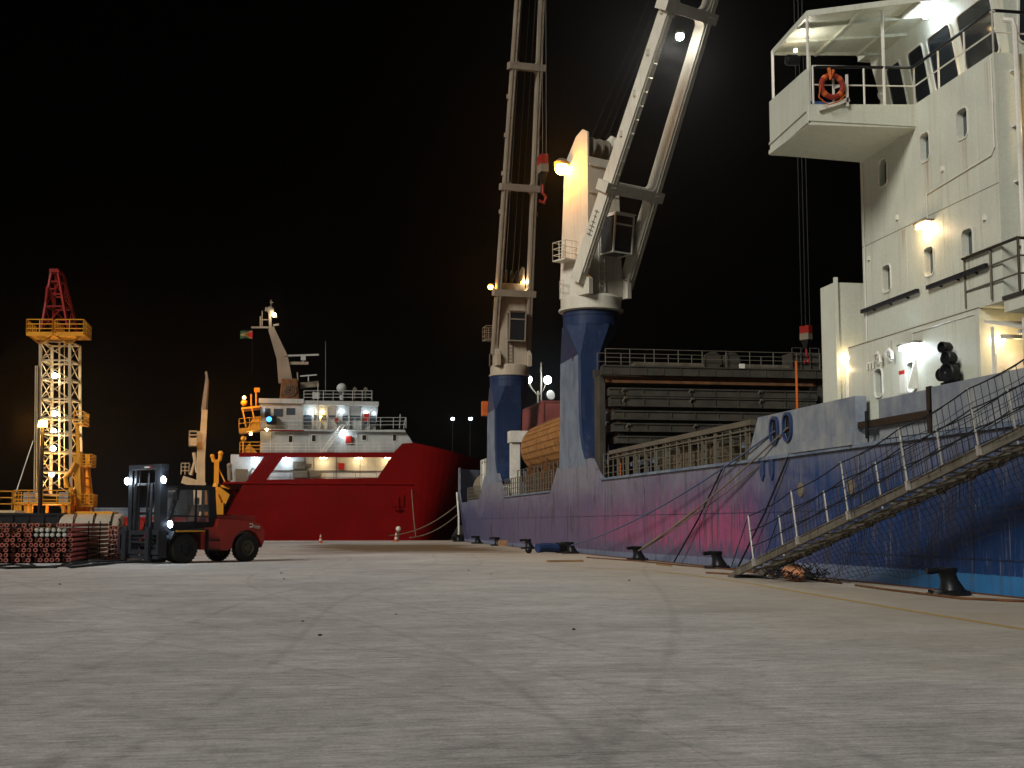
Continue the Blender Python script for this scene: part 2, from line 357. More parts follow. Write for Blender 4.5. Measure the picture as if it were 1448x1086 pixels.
    def build(s, name, mats, parent=None, at=None, smooth=False, bevel=0, local=False, segs=2):
        """ONE mesh object. World-space points unless local; under a parent the parent's place is subtracted."""
        if at is not None: off = Vector(at)
        elif parent is not None and not local:
            off = Vector(); p = parent
            while p is not None: off += p.location; p = p.parent
        else: off = Vector()
        me = bpy.data.meshes.new(name)
        me.from_pydata([tuple(Vector(p) - off) for p in s.v], [], s.f)
        mats = mats if isinstance(mats, (list, tuple)) else [mats]
        for m in mats: me.materials.append(m)
        me.polygons.foreach_set('material_index', [min(i, len(mats) - 1) for i in s.m])
        bm = bmesh.new(); bm.from_mesh(me); bmesh.ops.recalc_face_normals(bm, faces=bm.faces); bm.to_mesh(me); bm.free()
        if smooth:
            me.polygons.foreach_set('use_smooth', [True] * len(me.polygons))
            me.set_sharp_from_angle(angle=R(35))
        o = bpy.data.objects.new(name, me); COL.objects.link(o)
        if at is not None: o.location = at
        if parent is not None: o.parent = parent
        if bevel:
            bv = o.modifiers.new('bevel', 'BEVEL'); bv.width = bevel; bv.segments = segs; bv.limit_method = 'ANGLE'; bv.angle_limit = R(40)
        return o

def tag(o, label=None, cat=None, group=None, kind=None):
    for k, v in (('label', label), ('category', cat), ('group', group), ('kind', kind)):
        if v: o[k] = v
    return o
def thing(name, label, cat, loc=(0, 0, 0), rz=0, group=None):
    o = bpy.data.objects.new(name, None); COL.objects.link(o); o.location = loc; o.rotation_euler = (0, 0, rz); o.empty_display_size = 0.3
    return tag(o, label, cat, group)
def copy_tree(o, parent=None):
    kids = list(o.children)
    c = o.copy(); COL.objects.link(c); c.parent = parent
    for k in kids: copy_tree(k, c)
    return c
def light(kind, loc, energy, col, parent=None, radius=0.1, to=None, cone=120, blend=0.6):
    """the light a lamp in the picture gives off"""
    l = bpy.data.lights.new('lamp_light', kind); l.energy = energy; l.color = col; l.shadow_soft_size = radius
    o = bpy.data.objects.new('lamp_light', l); COL.objects.link(o)
    off = Vector(); p = parent
    while p is not None: off += p.location; p = p.parent
    o.location = Vector(loc) - off
    if kind == 'SPOT':
        l.spot_size = R(cone); l.spot_blend = blend
        o.rotation_euler = (Vector(to) - Vector(loc)).to_track_quat('-Z', 'Y').to_euler()
    if parent is not None: o.parent = parent
    return o
COLD, WARM, SODIUM = (0.75, 0.88, 1.0), (1.0, 0.70, 0.36), (1.0, 0.36, 0.02)
def rr(cx, cy, w, h, r, n=4):                               # rounded rectangle loop
    out = []
    for k, (sx, sy) in enumerate(((1, 1), (-1, 1), (-1, -1), (1, -1))):
        for i in range(n + 1):
            a = math.pi / 2 * (k + i / n); out.append((cx + sx * (w / 2 - r) + r * math.cos(a), cy + sy * (h / 2 - r) + r * math.sin(a)))
    return out
def sag(a, b, drop, n=14):
    a, b = Vector(a), Vector(b)
    return [a.lerp(b, i / n) - Vector((0, 0, drop * 4 * (i / n) * (1 - i / n))) for i in range(n + 1)]
def railing(mb, pts, h, rails, r=0.02, step=1.2, post_r=None):
    """posts and rails along a line of floor points"""
    post_r = post_r or r
    for a, b in zip(pts, pts[1:]):
        a, b = Vector(a), Vector(b); n = max(1, round((b - a).length / step))
        for i in range(n + 1):
            p = a.lerp(b, i / n); mb.tube(p, p + Vector((0, 0, h)), post_r, 5)
        for k in range(rails):
            z = Vector((0, 0, h * (k + 1) / rails)); mb.tube(a + z, b + z, r, 5)
    return mb

# ================================================================== SETTING
g = MB()
g.add([(-260, -60, 0), (16.3, -60, 0), (16.3, 127.5, 0), (-260, 127.5, 0), (-260, -60, -4), (16.3, -60, -4), (16.3, 127.5, -4), (-260, 127.5, -4)],
      [(0, 1, 2, 3), (1, 5, 6, 2), (2, 6, 7, 3), (0, 4, 5, 1), (3, 7, 4, 0)])
tag(g.build('quay_ground', M['ground']), kind='structure')
w = MB(); w.add([(-880, -300, -2.4), (880, -300, -2.4), (880, 880, -2.4), (-880, 880, -2.4)], [(0, 1, 2, 3)])
tag(w.build('water', M['water']), kind='structure')
ln = MB()
lp = [on_g(*p) for p in ((800, 801), (860, 804), (930, 808), (1000, 816), (1060, 825), (1170, 844), (1300, 866), (1448, 890), (1600, 913))]
for (x0, y0), (x1, y1) in zip(lp, lp[1:]):
    ln.add([(x0 - .09, y0, .004), (x0 + .09, y0, .004), (x1 + .09, y1, .004), (x1 - .09, y1, .004)], [(0, 1, 2, 3)])
tag(ln.build('painted_line', M['line']), kind='structure')
ed = MB(); ed.box(16.02, 16.32, -60, 127.5, -.25, .012)
tag(ed.build('quay_edge', M['rust']), kind='structure')

# ================================================================== BLUE CARGO SHIP
ship = thing('cargo_ship', 'long blue cargo ship with a pink hull patch, white bridge tower and two deck cranes', 'ship', (24.7, 70, 0))
HX = 16.7
def bow(z):                                                # plan outline, port side stern to stem, mirrored
    k = min(1, max(0, (z + 3) / 7.5)); yc = 120.5 + 8.0 * k
    port = [(HX, 12), (HX, 40), (HX, 80), (HX, yc - 3), (HX + .15, yc - 1), (HX + .6, yc + .6), (HX + 1.6, yc + 2.0), (HX + 3.6, yc + 3.1), (HX + 6, yc + 3.7), (24.7, yc + 3.9)]
    return port + [(49.4 - x, y) for x, y in port[-2::-1]]
hb = MB()
zs = [-3, -1, .5, 1.7, 2.8, 3.6]; rows = [bow(z) for z in zs]; n = len(rows[0])
hb.add([(x, y, z) for z, row in zip(zs, rows) for x, y in row],
       [(j * n + i, j * n + i + 1, (j + 1) * n + i + 1, (j + 1) * n + i) for j in range(len(zs) - 1) for i in range(n - 1)] + [(j * n + n - 1, j * n, (j + 1) * n, (j + 1) * n + n - 1) for j in range(len(zs) - 1)])
# sheer strake standing above the deck: its upper edge follows the photograph's profile
top = [(12, 3.9), (45.6, 3.86), (68.0, 3.95), (69.3, 4.5), (70.6, 5.25), (79.6, 5.05), (81.7, 3.66), (99.6, 3.66), (101.2, 4.6), (102.6, 5.6), (109.6, 5.6), (110.6, 5.0), (112.6, 3.72), (119.5, 3.72)]
for (y0, z0), (y1, z1) in zip(top, top[1:]):
    hb.hexa([(HX, y0, 3.6), (HX + .22, y0, 3.6), (HX + .22, y1, 3.6), (HX, y1, 3.6), (HX, y0, z0), (HX + .22, y0, z0), (HX + .22, y1, z1), (HX, y1, z1)])
hull = hb.build('hull', M['hull'], ship)
bb = MB()                                                   # bow bulwark, curved round the stem
prev = None
for z in (3.6, 4.6, 6.0, 7.0):
    row = [(x, y, z) for x, y in bow(min(z, 4.6)) if y > 121]
    if prev: m_ = len(row); bb.add(prev + row, [(i, i + 1, m_ + i + 1, m_ + i) for i in range(m_ - 1)])
    prev = row
o = bb.build('bow_bulwark', M['hull'], ship); sm = o.modifiers.new('thick', 'SOLIDIFY'); sm.thickness = .12
dk = MB(); pl = bow(3.5); dk.add([(x + (.02 if x < 24.7 else -.02), y - .02, 3.55) for x, y in pl], [tuple(range(len(pl)))])
dk.box(20, 29.5, 46, 67, 3.55, 4.9)
dk.box(20, 29.5, 82, 101, 3.55, 4.6)
dk.build('main_deck', M['deck'], ship)
for a, b_, w_ in (((12, 3.98), (45.6, 3.9), .16), ((45.6, 3.9), (68, 3.98), .16), ((81.7, 3.66), (99.6, 3.66), .14)):   # rubbing strakes
    st = MB(); st.beam((HX - .03, a[0], a[1]), (HX - .03, b_[0], b_[1]), w_, .11); st.build('deck_edge_strake', M['grey_blue'], ship)
sw = MB(); sw.box(HX - .012, HX, 12, 37.5, .76, .80)
for y_ in (24.2, 29.9, 36.2, 43.1, 51.4, 59.6, 67.2, 76.5, 84.8, 93.1, 101.4):
    sw.box(HX - .008, HX, y_, y_ + .035, .45, 3.35)
sw.box(HX - .008, HX, 12, 119, 2.02, 2.045)
sw.build('plate_seam', M['ped_blue'], ship)

# bulwark plates beside the deckhouse
pb = MB(); T3 = [(36.3, 3.98), (36.3, 5.41), (44.4, 5.41), (45.6, 3.92)]
fl = [rr(42.75, 4.82, .62, .82, .28), rr(41.55, 4.86, .62, .82, .28)]
pb.panel(T3, fl, lambda a, b: (HX - .05, a, b), .35, (1, 0, 0))
pb.add([(HX - .05, a, b) for a, b in T3] + [(HX + .3, a, b) for a, b in T3], [(4, 7, 6, 5), (0, 1, 5, 4), (1, 2, 6, 5), (2, 3, 7, 6)])
bw = pb.build('bulwark', M['bulwark'], ship)
rg = MB()
for lp_ in fl: rg.ring(lp_, lambda a, b: (HX - .05, a, b), .09, .09, (-1, 0, 0))
rg.build('fairlead', M['blue_dark'], bw, smooth=True)
for lp_ in fl:
    q = MB(); q.add([(HX - .035, a, b) for a, b in lp_], [tuple(range(len(lp_)))]); q.build('fairlead_dark_disc', M['black'], bw)  # black disc painting the dark inside of the fairlead hole
q = MB(); q.box(HX - .03, HX + .25, 12, 31.7, 4.02, 5.2); bw2 = q.build('bulwark', M['bulwark'], ship)
q = MB(); q.box(HX + .16, HX + .34, 32.3, 35.2, 4.05, 5.2); q.box(HX + .35, HX + .44, 31.5, 36.3, 3.6, 4.6); q.build('bulwark', M['bulwark'], ship)
q = MB(); q.box(HX - .02, HX + .15, 31.9, 36.25, 4.42, 4.62); q.box(HX + .02, HX + .12, 31.9, 32.1, 3.9, 5.25); q.tube((HX - .04, 35.6, 4.1), (HX - .04, 35.6, 4.9), .05, 8)
q.build('gate_bar', M['black'], ship)
q = MB(); q.box(HX - .16, HX + .02, 36.6, 41.2, 3.96, 4.28); q.box(HX - .2, HX + .02, 36.4, 36.6, 3.96, 4.5); q.build('ledge', M['bulwark'], ship)
for y_ in (44.1, 43.2):                                     # blue scupper plates hanging below the deck edge
    q = MB(); q.prism([(HX - .07, y_ - .22, 3.95), (HX - .07, y_ + .22, 3.95), (HX - .07, y_ + .19, 3.35), (HX - .07, y_, 3.12), (HX - .07, y_ - .19, 3.35)], (.07, 0, 0)); q.build('scupper', M['blue_dark'], ship)
for y_ in (36.84, 40.7):
    q = MB(); q.lathe([(.24, 0), (.24, .04), (.19, .055)], (HX, y_, 2.74), (-1, 0, 0), 20)
    q.build('porthole_cover', M['rope_pale'], ship, smooth=True)
# deck rails
dr = MB(); railing(dr, [(HX + .12, 45.7, 3.9), (HX + .12, 68.0, 3.95)], 1.35, 4, .022, 1.0, .035)
dr.box(HX + .02, HX + .26, 45.4, 66.5, 5.22, 5.42); dr.box(HX + .04, HX + .22, 45.4, 66.5, 5.02, 5.08)
for y_ in [46 + 1.72 * i for i in range(12)]: dr.box(HX + .06, HX + .2, y_, y_ + .09, 3.9, 5.2)
dr.build('deck_railing', M['rail_grey'], ship)
dr = MB(); railing(dr, [(HX + .12, 81.8, 3.5), (HX + .12, 99.6, 3.5)], 1.5, 4, .024, .9, .04); railing(dr, [(HX + 1.1, 81.8, 3.5), (HX + 1.1, 99.6, 3.5)], 2.2, 3, .03, 1.4, .05)
dr.build('deck_railing', M['rail_grey'], ship)
dr = MB(); railing(dr, [(HX + .12, 112.6, 3.6), (HX + .12, 120.5, 3.6)], 1.3, 4, .024, .9, .04); railing(dr, [(HX + 1.4, 112.6, 3.6), (HX + 1.6, 120.5, 3.6)], 1.6, 3, .03, 1.2, .05)
dr.build('deck_railing', M['rail_grey'], ship)

def pedestal(y0, y1, c, rad, zr, xin, zsq, near_flare, name='crane_pedestal'):
    """column on the ship's side: square foot lofted to a round head"""
    def rect(xa, xb, ya, yb, c_=.12):                       # chamfered foot section, eight corners
        return [(xa, ya + c_), (xa + c_, ya), (xb - c_, ya), (xb, ya + c_), (xb, yb - c_), (xb - c_, yb), (xa + c_, yb), (xa, yb - c_)]
    octo = [(c[0] + rad * 1.06 * math.cos(R(a)), c[1] + rad * 1.06 * math.sin(R(a))) for a in (202.5, 247.5, 292.5, 337.5, 22.5, 67.5, 112.5, 157.5)]
    rows = [(rect(HX - .01, xin - .25, y0 - near_flare, y1 + .5), 4.9), (rect(HX - .01, xin - .22, y0 - near_flare * .62, y1 + .36), 5.4), (rect(HX - .01, xin - .2, y0 - near_flare * .36, y1 + .28), 6.0), (rect(HX - .01, xin - .15, y0 - near_flare * .15, y1 + .2), 6.8), (rect(HX - .01, xin - .1, y0 - near_flare * .05, y1 + .1), 7.7),
            (rect(HX - .01, xin, y0, y1), zsq), (octo, zr - 1.0), (octo, zr - .85)]
    m = MB(); n = 8
    m.v = [(x, y, z) for row, z in rows for x, y in row]
    for j in range(len(rows) - 1):
        for i in range(n):
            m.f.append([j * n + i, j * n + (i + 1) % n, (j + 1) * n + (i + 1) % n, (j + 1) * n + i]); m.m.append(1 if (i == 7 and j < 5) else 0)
    m.f.append(list(range((len(rows) - 1) * n, len(rows) * n))); m.m.append(0)
    m.mat(0).lathe([(rad, zr - .9), (rad, zr + .01)], (c[0], c[1], 0), n=32); m.lathe([(rad + .04, zr - .3), (rad + .04, zr - .2)], (c[0], c[1], 0), n=32)
    return m.build(name, [M['ped_blue'], M['grey_blue']], ship, smooth=True)
C1, H1, Z1 = (18.0, 75.7), 153.5, 14.2
C2, H2, Z2 = (18.0, 104.6), 174.0, 13.5
pd1 = pedestal(73.4, 78.6, C1, 1.68, Z1, 18.05, 11.4, 2.2)
q = MB(); q.box(17.9, 18.5, 71.2, 71.9, 3.6, 8.6); q.box(17.6, 18.7, 70.9, 72.3, 8.1, 8.75); q.beam((17.3, 70.3, 3.7), (17.9, 71.3, 7.2), .08, .5); q.build('vent_trunk', M['grey_blue'], pd1)
q = MB(); q.lathe([(.02, 0), (.55, .01), (.55, .03)], (HX + .03, 74.9, 12.2), (-1, .12, .12), 20)
for i in range(len(q.v)): x, y, z = q.v[i]; q.v[i] = (x, y * .55 + 74.9 * .45, z * 1.9 - 12.2 * .9)
q.build('paint_patch', M['pink'], pd1)
pd2 = pedestal(104.0, 108.0, C2, 1.6, Z2, 19.0, 10.8, 2.4)
q = MB(); q.box(17.6, 18.3, 101.4, 102.2, 3.6, 8.4); q.box(17.5, 19.4, 101.2, 102.6, 8.0, 8.9); q.build('vent_trunk', M['white_trim'], pd2)
q = MB(); q.box(HX - .45, HX + .1, 107.6, 108.4, 10.6, 11.8); q.build('signal_box', M['orange'], pd2)

def crane(C, hd, zr, mats, elev_tip, foot_l, tip_l, bars, label, cab, lampspec, hook_at, tower_h, k=1.0):
    a = R(hd); f = Vector((math.sin(a), math.cos(a), 0)); r = Vector((-f.y, f.x, 0))
    def P(t, l, z): return Vector((C[0], C[1], 0)) + f * t + r * l + Vector((0, 0, z))
    white = mats
    m = MB()
    m.lathe([(1.72 * k, 0), (1.95 * k, .05), (1.95 * k, .16), (1.82 * k, .18), (1.82 * k, .8), (1.7 * k, .95)], (C[0], C[1], zr), n=32)
    h = 1.2 * k; z0 = zr + .9; z1 = zr + tower_h
    m.hexa([P(-h * 1.15, -h * 1.1, z0), P(-h * 1.15, h * 1.1, z0), P(h * 1.15, h * 1.1, z0), P(h * 1.15, -h * 1.1, z0), P(-h * .8, -h, z1), P(-h * .8, h, z1), P(h, h, z1), P(h, -h, z1)])
    for s in (-1, 1):                                       # cheek plates carrying the sheaves
        m.prism([P(-h * .8, s * h * .98, z1), P(h * .98, s * h * .98, z1), P(h * .98, s * h * .98, z1 + 1.5 * k), P(h * .6, s * h * .98, z1 + 1.75 * k), P(h * .1, s * h * .98, z1 + 1.45 * k), P(-h * .75, s * h * .98, z1 + .1)], r * (.12 * -s))
        m.prism([P(h * .3, s * h * 1.12, zr + .8), P(h * 1.5, s * h * 1.12, zr + .8), P(h * 1.5, s * h * 1.12, zr + 1.7), P(h * .9, s * h * 1.12, zr + 2.2), P(h * .3, s * h * 1.12, zr + 2.0)], r * (.3 * s))
    m.beam(P(h * 1.03, -h * .9, z1 - .5), P(h * 1.03, h * .9, z1 - .5), .1, .1)
    for zz in (z0 + 1.8, z0 + 4.3, z1 - 2.2):
        m.beam(P(h * 1.08, -h * .99, zz), P(h * 1.06, h * .99, zz), .05, .06)
    root = m.build('deck_crane', white if k > .99 else M['crane_beige_lit'], ship, smooth=True)
    root['label'] = label
    sv = MB()
    for l in (-.55, .05, .6): sv.lathe([(.55 * k, -.07), (.62 * k, -.05), (.5 * k, 0), (.62 * k, .05), (.55 * k, .07)], P(h * .55, l * k, z1 + .75 * k), r, 18)
    sv.build('sheave', M['rail_grey'], root, smooth=True)
    lad = MB()
    for l in (-.5, -.1): lad.beam(P(h * 1.2, l, z0), P(h * 1.12, l, z0 + 4.4), .05, .05)
    for i in range(14): lad.tube(P(h * 1.2, -.5, z0 + .2 + i * .3), P(h * 1.2, -.1, z0 + .2 + i * .3), .02, 5)
    lad.build('ladder', M['white_trim'] if k > .99 else white, root)
    rl = MB(); ang = [R(d) for d in range(120, 262, 20)]
    ps = [P(1.9 * k * math.cos(x), 1.9 * k * math.sin(x), zr + .9) for x in ang]; railing(rl, ps, 1.0, 2, .022, 5)
    rl.build('railing', white, root)
    pf = MB(); q = [P(-.9, -h - 1.0, zr + 3.0), P(.3, -h - 1.0, zr + 3.0), P(.3, -h, zr + 3.0), P(-.9, -h, zr + 3.0)]
    pf.prism(q, (0, 0, .08)); railing(pf, [q[3], q[0], q[1], q[2]], 1.15, 3, .022, .6)
    pf.build('service_platform', white, root)
    # jib: two tapering box girders with cross beams
    (tf, zf), (tt, zt) = elev_tip
    jb = MB(); up = (f * -(zt - zf) + Vector((0, 0, tt - tf))).normalized()
    def J(s, l_side): q = s; return P(tf + (tt - tf) * q, l_side * (foot_l + (tip_l - foot_l) * q), zf + (zt - zf) * q)
    for s in (-1, 1): jb.beam(J(0, s), J(1, s), .5 * k, .86 * k, up, .45 * k, .75 * k)
    for b in bars:
        w_ = foot_l + (tip_l - foot_l) * b + .5 * k; c0, c1 = J(b, -1), J(b, 1); mid = (c0 + c1) / 2
        jb.beam(mid - r * w_, mid + r * w_, .62 * k, .98 * k, up)
        dj = (J(1, 0) - J(0, 0)).normalized()
        for s in (-1, 1):                                   # rounded gussets in the frame corners
            e = J(b, s) - r * (s * .27 * k)
            for sg in (-1, 1):
                base = e + dj * (sg * .3 * k) - up * .42 * k
                jb.prism([base, base + dj * (sg * .26 * k), base + dj * (sg * .09 * k) - r * (s * .08 * k), base - r * (s * .22 * k)], up * .8 * k)
    for q_ in (.26, .33, .4, .47):
        for s in (-1, 1): jb.beam(J(q_, s) + r * (.3 * s), J(q_, s) + r * (.3 * s) + Vector((0, 0, .35)), .12, .2)
    for s in (-1, 1):                                       # pipes and walkway rungs on the girders
        jb.tube(J(.02, s) - up * .47 * k - r * (s * .1), J(.98, s) - up * .42 * k - r * (s * .1), .035, 5)
        jb.tube(J(.02, s) - up * .47 * k + r * (s * .12), J(.98, s) - up * .42 * k + r * (s * .12), .025, 5)
        for q_ in range(40):
            e = J(.03 + q_ * .024, s); jb.beam(e - up * .5 * k - r * .16, e - up * .5 * k + r * .16, .04, .04)
    jib = jb.build('jib', white, root)
    mk = MB()                                               # lettering plate outline on the girder flank
    s0 = J(.085, -1) - r * (.26 * k); dj = (J(1, -1) - J(0, -1)).normalized()
    mk.beam(s0 - dj * .1, s0 + dj * 1.5, .012, .05, up)
    for dz, ww in ((0, .5), (.25, .42), (.5, .46), (.75, .34), (1.1, .26), (1.4, .4)): mk.beam(s0 + dj * dz - up * ww / 2, s0 + dj * dz + up * ww / 2, .012, .06, dj)
    mk.build('load_marking', M['rail_grey'], root)
    # driver's cab between the girders
    (t0, t1, l0, l1, c0, c1) = cab
    cb = MB()
    cb.hexa([P(t0, l0, c0), P(t1 - .25, l0, c0), P(t1 - .25, l1, c0), P(t0, l1, c0), P(t0, l0, c1), P(t1, l0, c1), P(t1, l1, c1), P(t0, l1, c1)])
    cabo = cb.build('cab', M['glass'], root)
    fr = MB(); e = .04
    for l in (l0 - e, l1 + e):
        fr.beam(P(t1 - .23, l, c0), P(t1 + .02, l, c1), .09, .09); fr.beam(P(t0, l, c0), P(t0, l, c1), .09, .09)
        fr.beam(P(t0, l, c1), P(t1, l, c1), .1, .1); fr.beam(P(t0, l, c0), P(t1 - .23, l, c0), .1, .1)
    for z, t in ((c0, t1 - .23), (c1, t1 + .02), (c0 + (c1 - c0) * .75, t1 - .05)): fr.beam(P(t, l0 - e, z), P(t, l1 + e, z), .09, .09)
    fr.hexa([P(t0, l0 - .1, c1 + .05), P(t1 + .15, l0 - .1, c1 + .05), P(t1 + .15, l1 + .1, c1 + .05), P(t0, l1 + .1, c1 + .05), P(t0, l0 - .1, c1 + .13), P(t1 + .15, l0 - .1, c1 + .13), P(t1 + .15, l1 + .1, c1 + .13), P(t0, l1 + .1, c1 + .13)])
    fr.build('cab_frame', M['white_trim'] if k > .99 else white, root)
    # lamps
    for (t, l, z, mat, col, e_, rad, off) in lampspec:
        lm = MB(); p = P(t, l, z); lm.ball(p, rad, 12, 8); lo = lm.build('lamp', M[mat], root, smooth=True)
        hd_ = MB(); hd_.lathe([(rad * 1.15, rad * .5), (rad * 1.2, rad * .9), (rad * .5, rad * 1.5)], p, n=12); hd_.tube(p + Vector((0, 0, rad)), P(t, l * .82, z + rad * 1.4), .035, 6); hd_.build('lamp_hood', M['rail_grey'], root)
        light('POINT', p + Vector(off), e_, col, root, rad)
        if mat == 'lamp_cold': light('SPOT', p + Vector((0, 0, -.35)), 7500, (1, .95, .86), root, .25, to=(1, 52, 0), cone=96, blend=.9)
    # runner wires and hook
    wr = MB()
    for l in (-.5, .1, .6):
        wr.tube(P(h * .6, l, z1 + 1.3 * k), P(tt, l, zt), .02, 5)
    tip = P(hook_at[0], 0, zt); hk = P(hook_at[0], hook_at[2], hook_at[1])
    for dx in (-.3, 0, .3): wr.tube(hk + r * dx, Vector((hk.x, hk.y, zf + (zt - zf) * (hook_at[0] - tf) / (tt - tf))) + r * dx, .024, 5)
    wr.build('hoist_wire', M['rail_grey'] if k < 1 else M['black'], root)
    hm = MB()
    hs = hook_at[3]; V = lambda z: Vector((0, 0, z * hs))
    hm.mat(0).beam(hk + V(-.75), hk, 1.15 * hs, .55 * hs, r)
    hm.mat(1).beam(hk + V(-1.4), hk + V(-.75), 1.1 * hs, .62 * hs, r)
    hm.mat(2).beam(hk + V(-2.3), hk + V(-1.4), .35 * hs, .3 * hs, r, 1.0 * hs, .5 * hs)
    hm.mat(0).path([hk + V(-2.3), hk + V(-3.0), hk + r * .28 * hs + V(-3.3), hk + r * .1 * hs + V(-3.75), hk - r * .3 * hs + V(-3.6)], .13 * hs, 8)
    hm.build('hook_block', [M['rig_red'], M['rope_pale'], M['black']], root)
    return root
crane(C1, H1, Z1, M['crane_white'], ((1.0, 15.8), (16.6, 45.5)), 1.85, 1.0, (.172, .485, .8),
      'near cream deck crane with orange lamp and leaning twin girder jib', (1.35, 2.75, -.35, 1.0, 17.5, 19.7),
      [(-.75, -1.62, 23.0, 'lamp_sodium', SODIUM, 850, .4, (-.5, -.35, -.1)), (7.85, .1, 29.0, 'lamp_cold', (1, .95, .85), 420, .24, (0, 0, -.1))], (16.6, 11.4, .0, .5), 9.2)
crane(C2, H2, Z2, M['crane_beige'], ((.4, 15.3), (9.0, 58.0)), 1.4, .75, (.115, .31, .53, .75),
      'far beige deck crane with steep jib and red hook block', (1.0, 1.9, -.45, .8, 16.3, 18.6),
      [(-.6, -1.45, 21.0, 'lamp_sodium', SODIUM, 500, .2, (-.2, -.4, 0)), (.6, 1.0, 21.3, 'lamp_sodium', WARM, 300, .16, (0, -.4, 0))], (6.9, 30.2, .75, 1.0), 7.6, .86)

# ---- white deckhouse tower
SX = 17.2
def side(a, b): return (SX, a, b)
wins = [rr(y, z, .52, .78, .15) for y, z in ((35.16, 11.9), (32.6, 11.93), (30.57, 11.97), (35.14, 8.74), (32.58, 8.74), (30.53, 8.78))]
low = [rr(y, z, .5, .82, .16) for y, z in ((35.8, 5.75), (33.75, 5.7))]
h_ = MB()
h_.panel([(28.95, 7.05), (36.7, 7.05), (36.7, 13.3), (28.95, 13.3)], wins, side, .2, (1, 0, 0))
h_.add([(SX, 28.95, 7.05), (32.2, 28.95, 7.05), (32.2, 28.95, 13.3), (SX, 28.95, 13.3), (SX, 36.7, 7.05), (32.2, 36.7, 7.05), (32.2, 36.7, 13.3), (SX, 36.7, 13.3)],
       [(0, 1, 2, 3), (1, 5, 6, 2), (5, 4, 7, 6), (3, 2, 6, 7), (0, 4, 5, 1)])
h_.panel([(30.1, 3.6), (37.85, 3.6), (37.85, 7.06), (30.1, 7.06)], low, lambda a, b: (SX - .015, a, b), .2, (1, 0, 0))
h_.add([(SX - .015, 30.1, 3.6), (32.2, 30.1, 3.6), (32.2, 30.1, 7.04), (SX - .015, 30.1, 7.04), (SX - .015, 37.85, 3.6), (32.2, 37.85, 3.6), (32.2, 37.85, 7.06), (SX - .015, 37.85, 7.06)],
       [(0, 1, 2, 3), (1, 5, 6, 2), (5, 4, 7, 6), (3, 2, 6, 7)])
def house_material():
    """the white coat with rust running down from the window sills"""
    m = M['white'].copy(); m.name = 'white_coat_with_sill_rust'; t = m.node_tree; b = t.nodes['Principled BSDF']
    src = b.inputs['Base Color'].links[0].from_socket
    sep = nd(t, 'ShaderNodeSeparateXYZ'); t.links.new(coords(t), sep.inputs[0])
    thin = noise(t, coords(t, scale=(14, 14, 0.35)), 1.0, 4, 0.6)
    mask = None
    for y, z, ln_ in ((35.1, 11.5, 1.0), (32.55, 11.53, 1.6), (30.5, 11.57, 1.9), (35.1, 8.33, .7), (32.55, 8.33, .9), (30.45, 8.4, 1.2), (31.6, 9.6, 1.3), (34.0, 9.95, .9), (33.2, 13.2, 1.0), (29.3, 13.2, 1.7), (31.4, 7.0, 1.5), (35.0, 6.9, .9)):
        a = ramp(t, maths(t, 'ABSOLUTE', maths(t, 'SUBTRACT', sep.outputs[1], y)), [(0.05, 1), (0.17, 0)])
        d = maths(t, 'DIVIDE', maths(t, 'SUBTRACT', z, sep.outputs[2]), ln_)
        a = maths(t, 'MULTIPLY', a, ramp(t, d, [(0.0, 0), (0.02, 1), (1.0, 0)]))
        mask = a if mask is None else maths(t, 'MAXIMUM', mask, a)
    mask = maths(t, 'MULTIPLY', mask, ramp(t, thin, [(0.42, 0), (0.62, 0.75)]))
    t.links.new(mixc(t, mask, src, (0.27, 0.13, 0.05)), b.inputs['Base Color'])
    return m
M['house'] = house_material()
house = h_.build('superstructure', M['house'], ship)
for loop in wins:
    q = MB(); a = [Vector(side(y, z)) + Vector((.17, 0, 0)) for y, z in loop]; q.add(a, [tuple(range(len(a)))]); wo = q.build('window', M['pane'], house)
    q = MB(); q.ring(loop, side, .035, .03, (-1, 0, 0)); q.build('window_frame', M['white_trim'], house)
for loop in low:
    q = MB(); a = [Vector((SX + .15, y, z)) for y, z in loop]; q.add(a, [tuple(range(len(a)))]); q.build('window', M['pane'], house)
    q = MB(); q.ring(loop, lambda a, b: (SX - .015, a, b), .03, .05, (-1, 0, 0)); q.build('window_frame', M['white_trim'], house)
q = MB(); q.box(SX - .006, SX, 28.95, 36.7, 9.98, 9.996); q.box(SX - .024, SX, 30.1, 37.85, 7.04, 7.07); q.build('plate_seam', M['rope_pale'], house)
for y0, y1 in ((33.1, 36.65), (29.5, 32.55)):
    q = MB(); q.beam((SX - .1, y0, 8.02), (SX - .1, y1, 8.0), .1, .11)
    for k in (.2, .5, .8): q.beam((SX, y0 + (y1 - y0) * k, 7.93), (SX - .1, y0 + (y1 - y0) * k, 7.97), .05, .05)
    q.build('rubbing_bar', M['mast_steel'], house)
def wall_lamp(y, z, mat, col, e, tilt=.0, length=.55):
    lo = MB(); lo.beam((SX - .17, y - length / 2, z), (SX - .17, y + length / 2, z), .12, .1); L = lo.build('wall_lamp', M[mat], house)
    hd = MB(); hd.beam((SX - .15, y - length / 2 - .05, z + .09), (SX - .15, y + length / 2 + .05, z + .09), .26, .05); hd.box(SX - .1, SX, y - .1, y + .1, z - .02, z + .16); hd.build('lamp_hood', M['rail_grey'], house)
    light('POINT', (SX - .36, y, z - .14), e, col, house, .12)
for y_ in (29.9, 31.75, 33.85, 36.05):
    q = MB(); q.box(SX - .006, SX, y_, y_ + .02, 7.08, 13.25); q.build('weld_seam', M['white'], house)
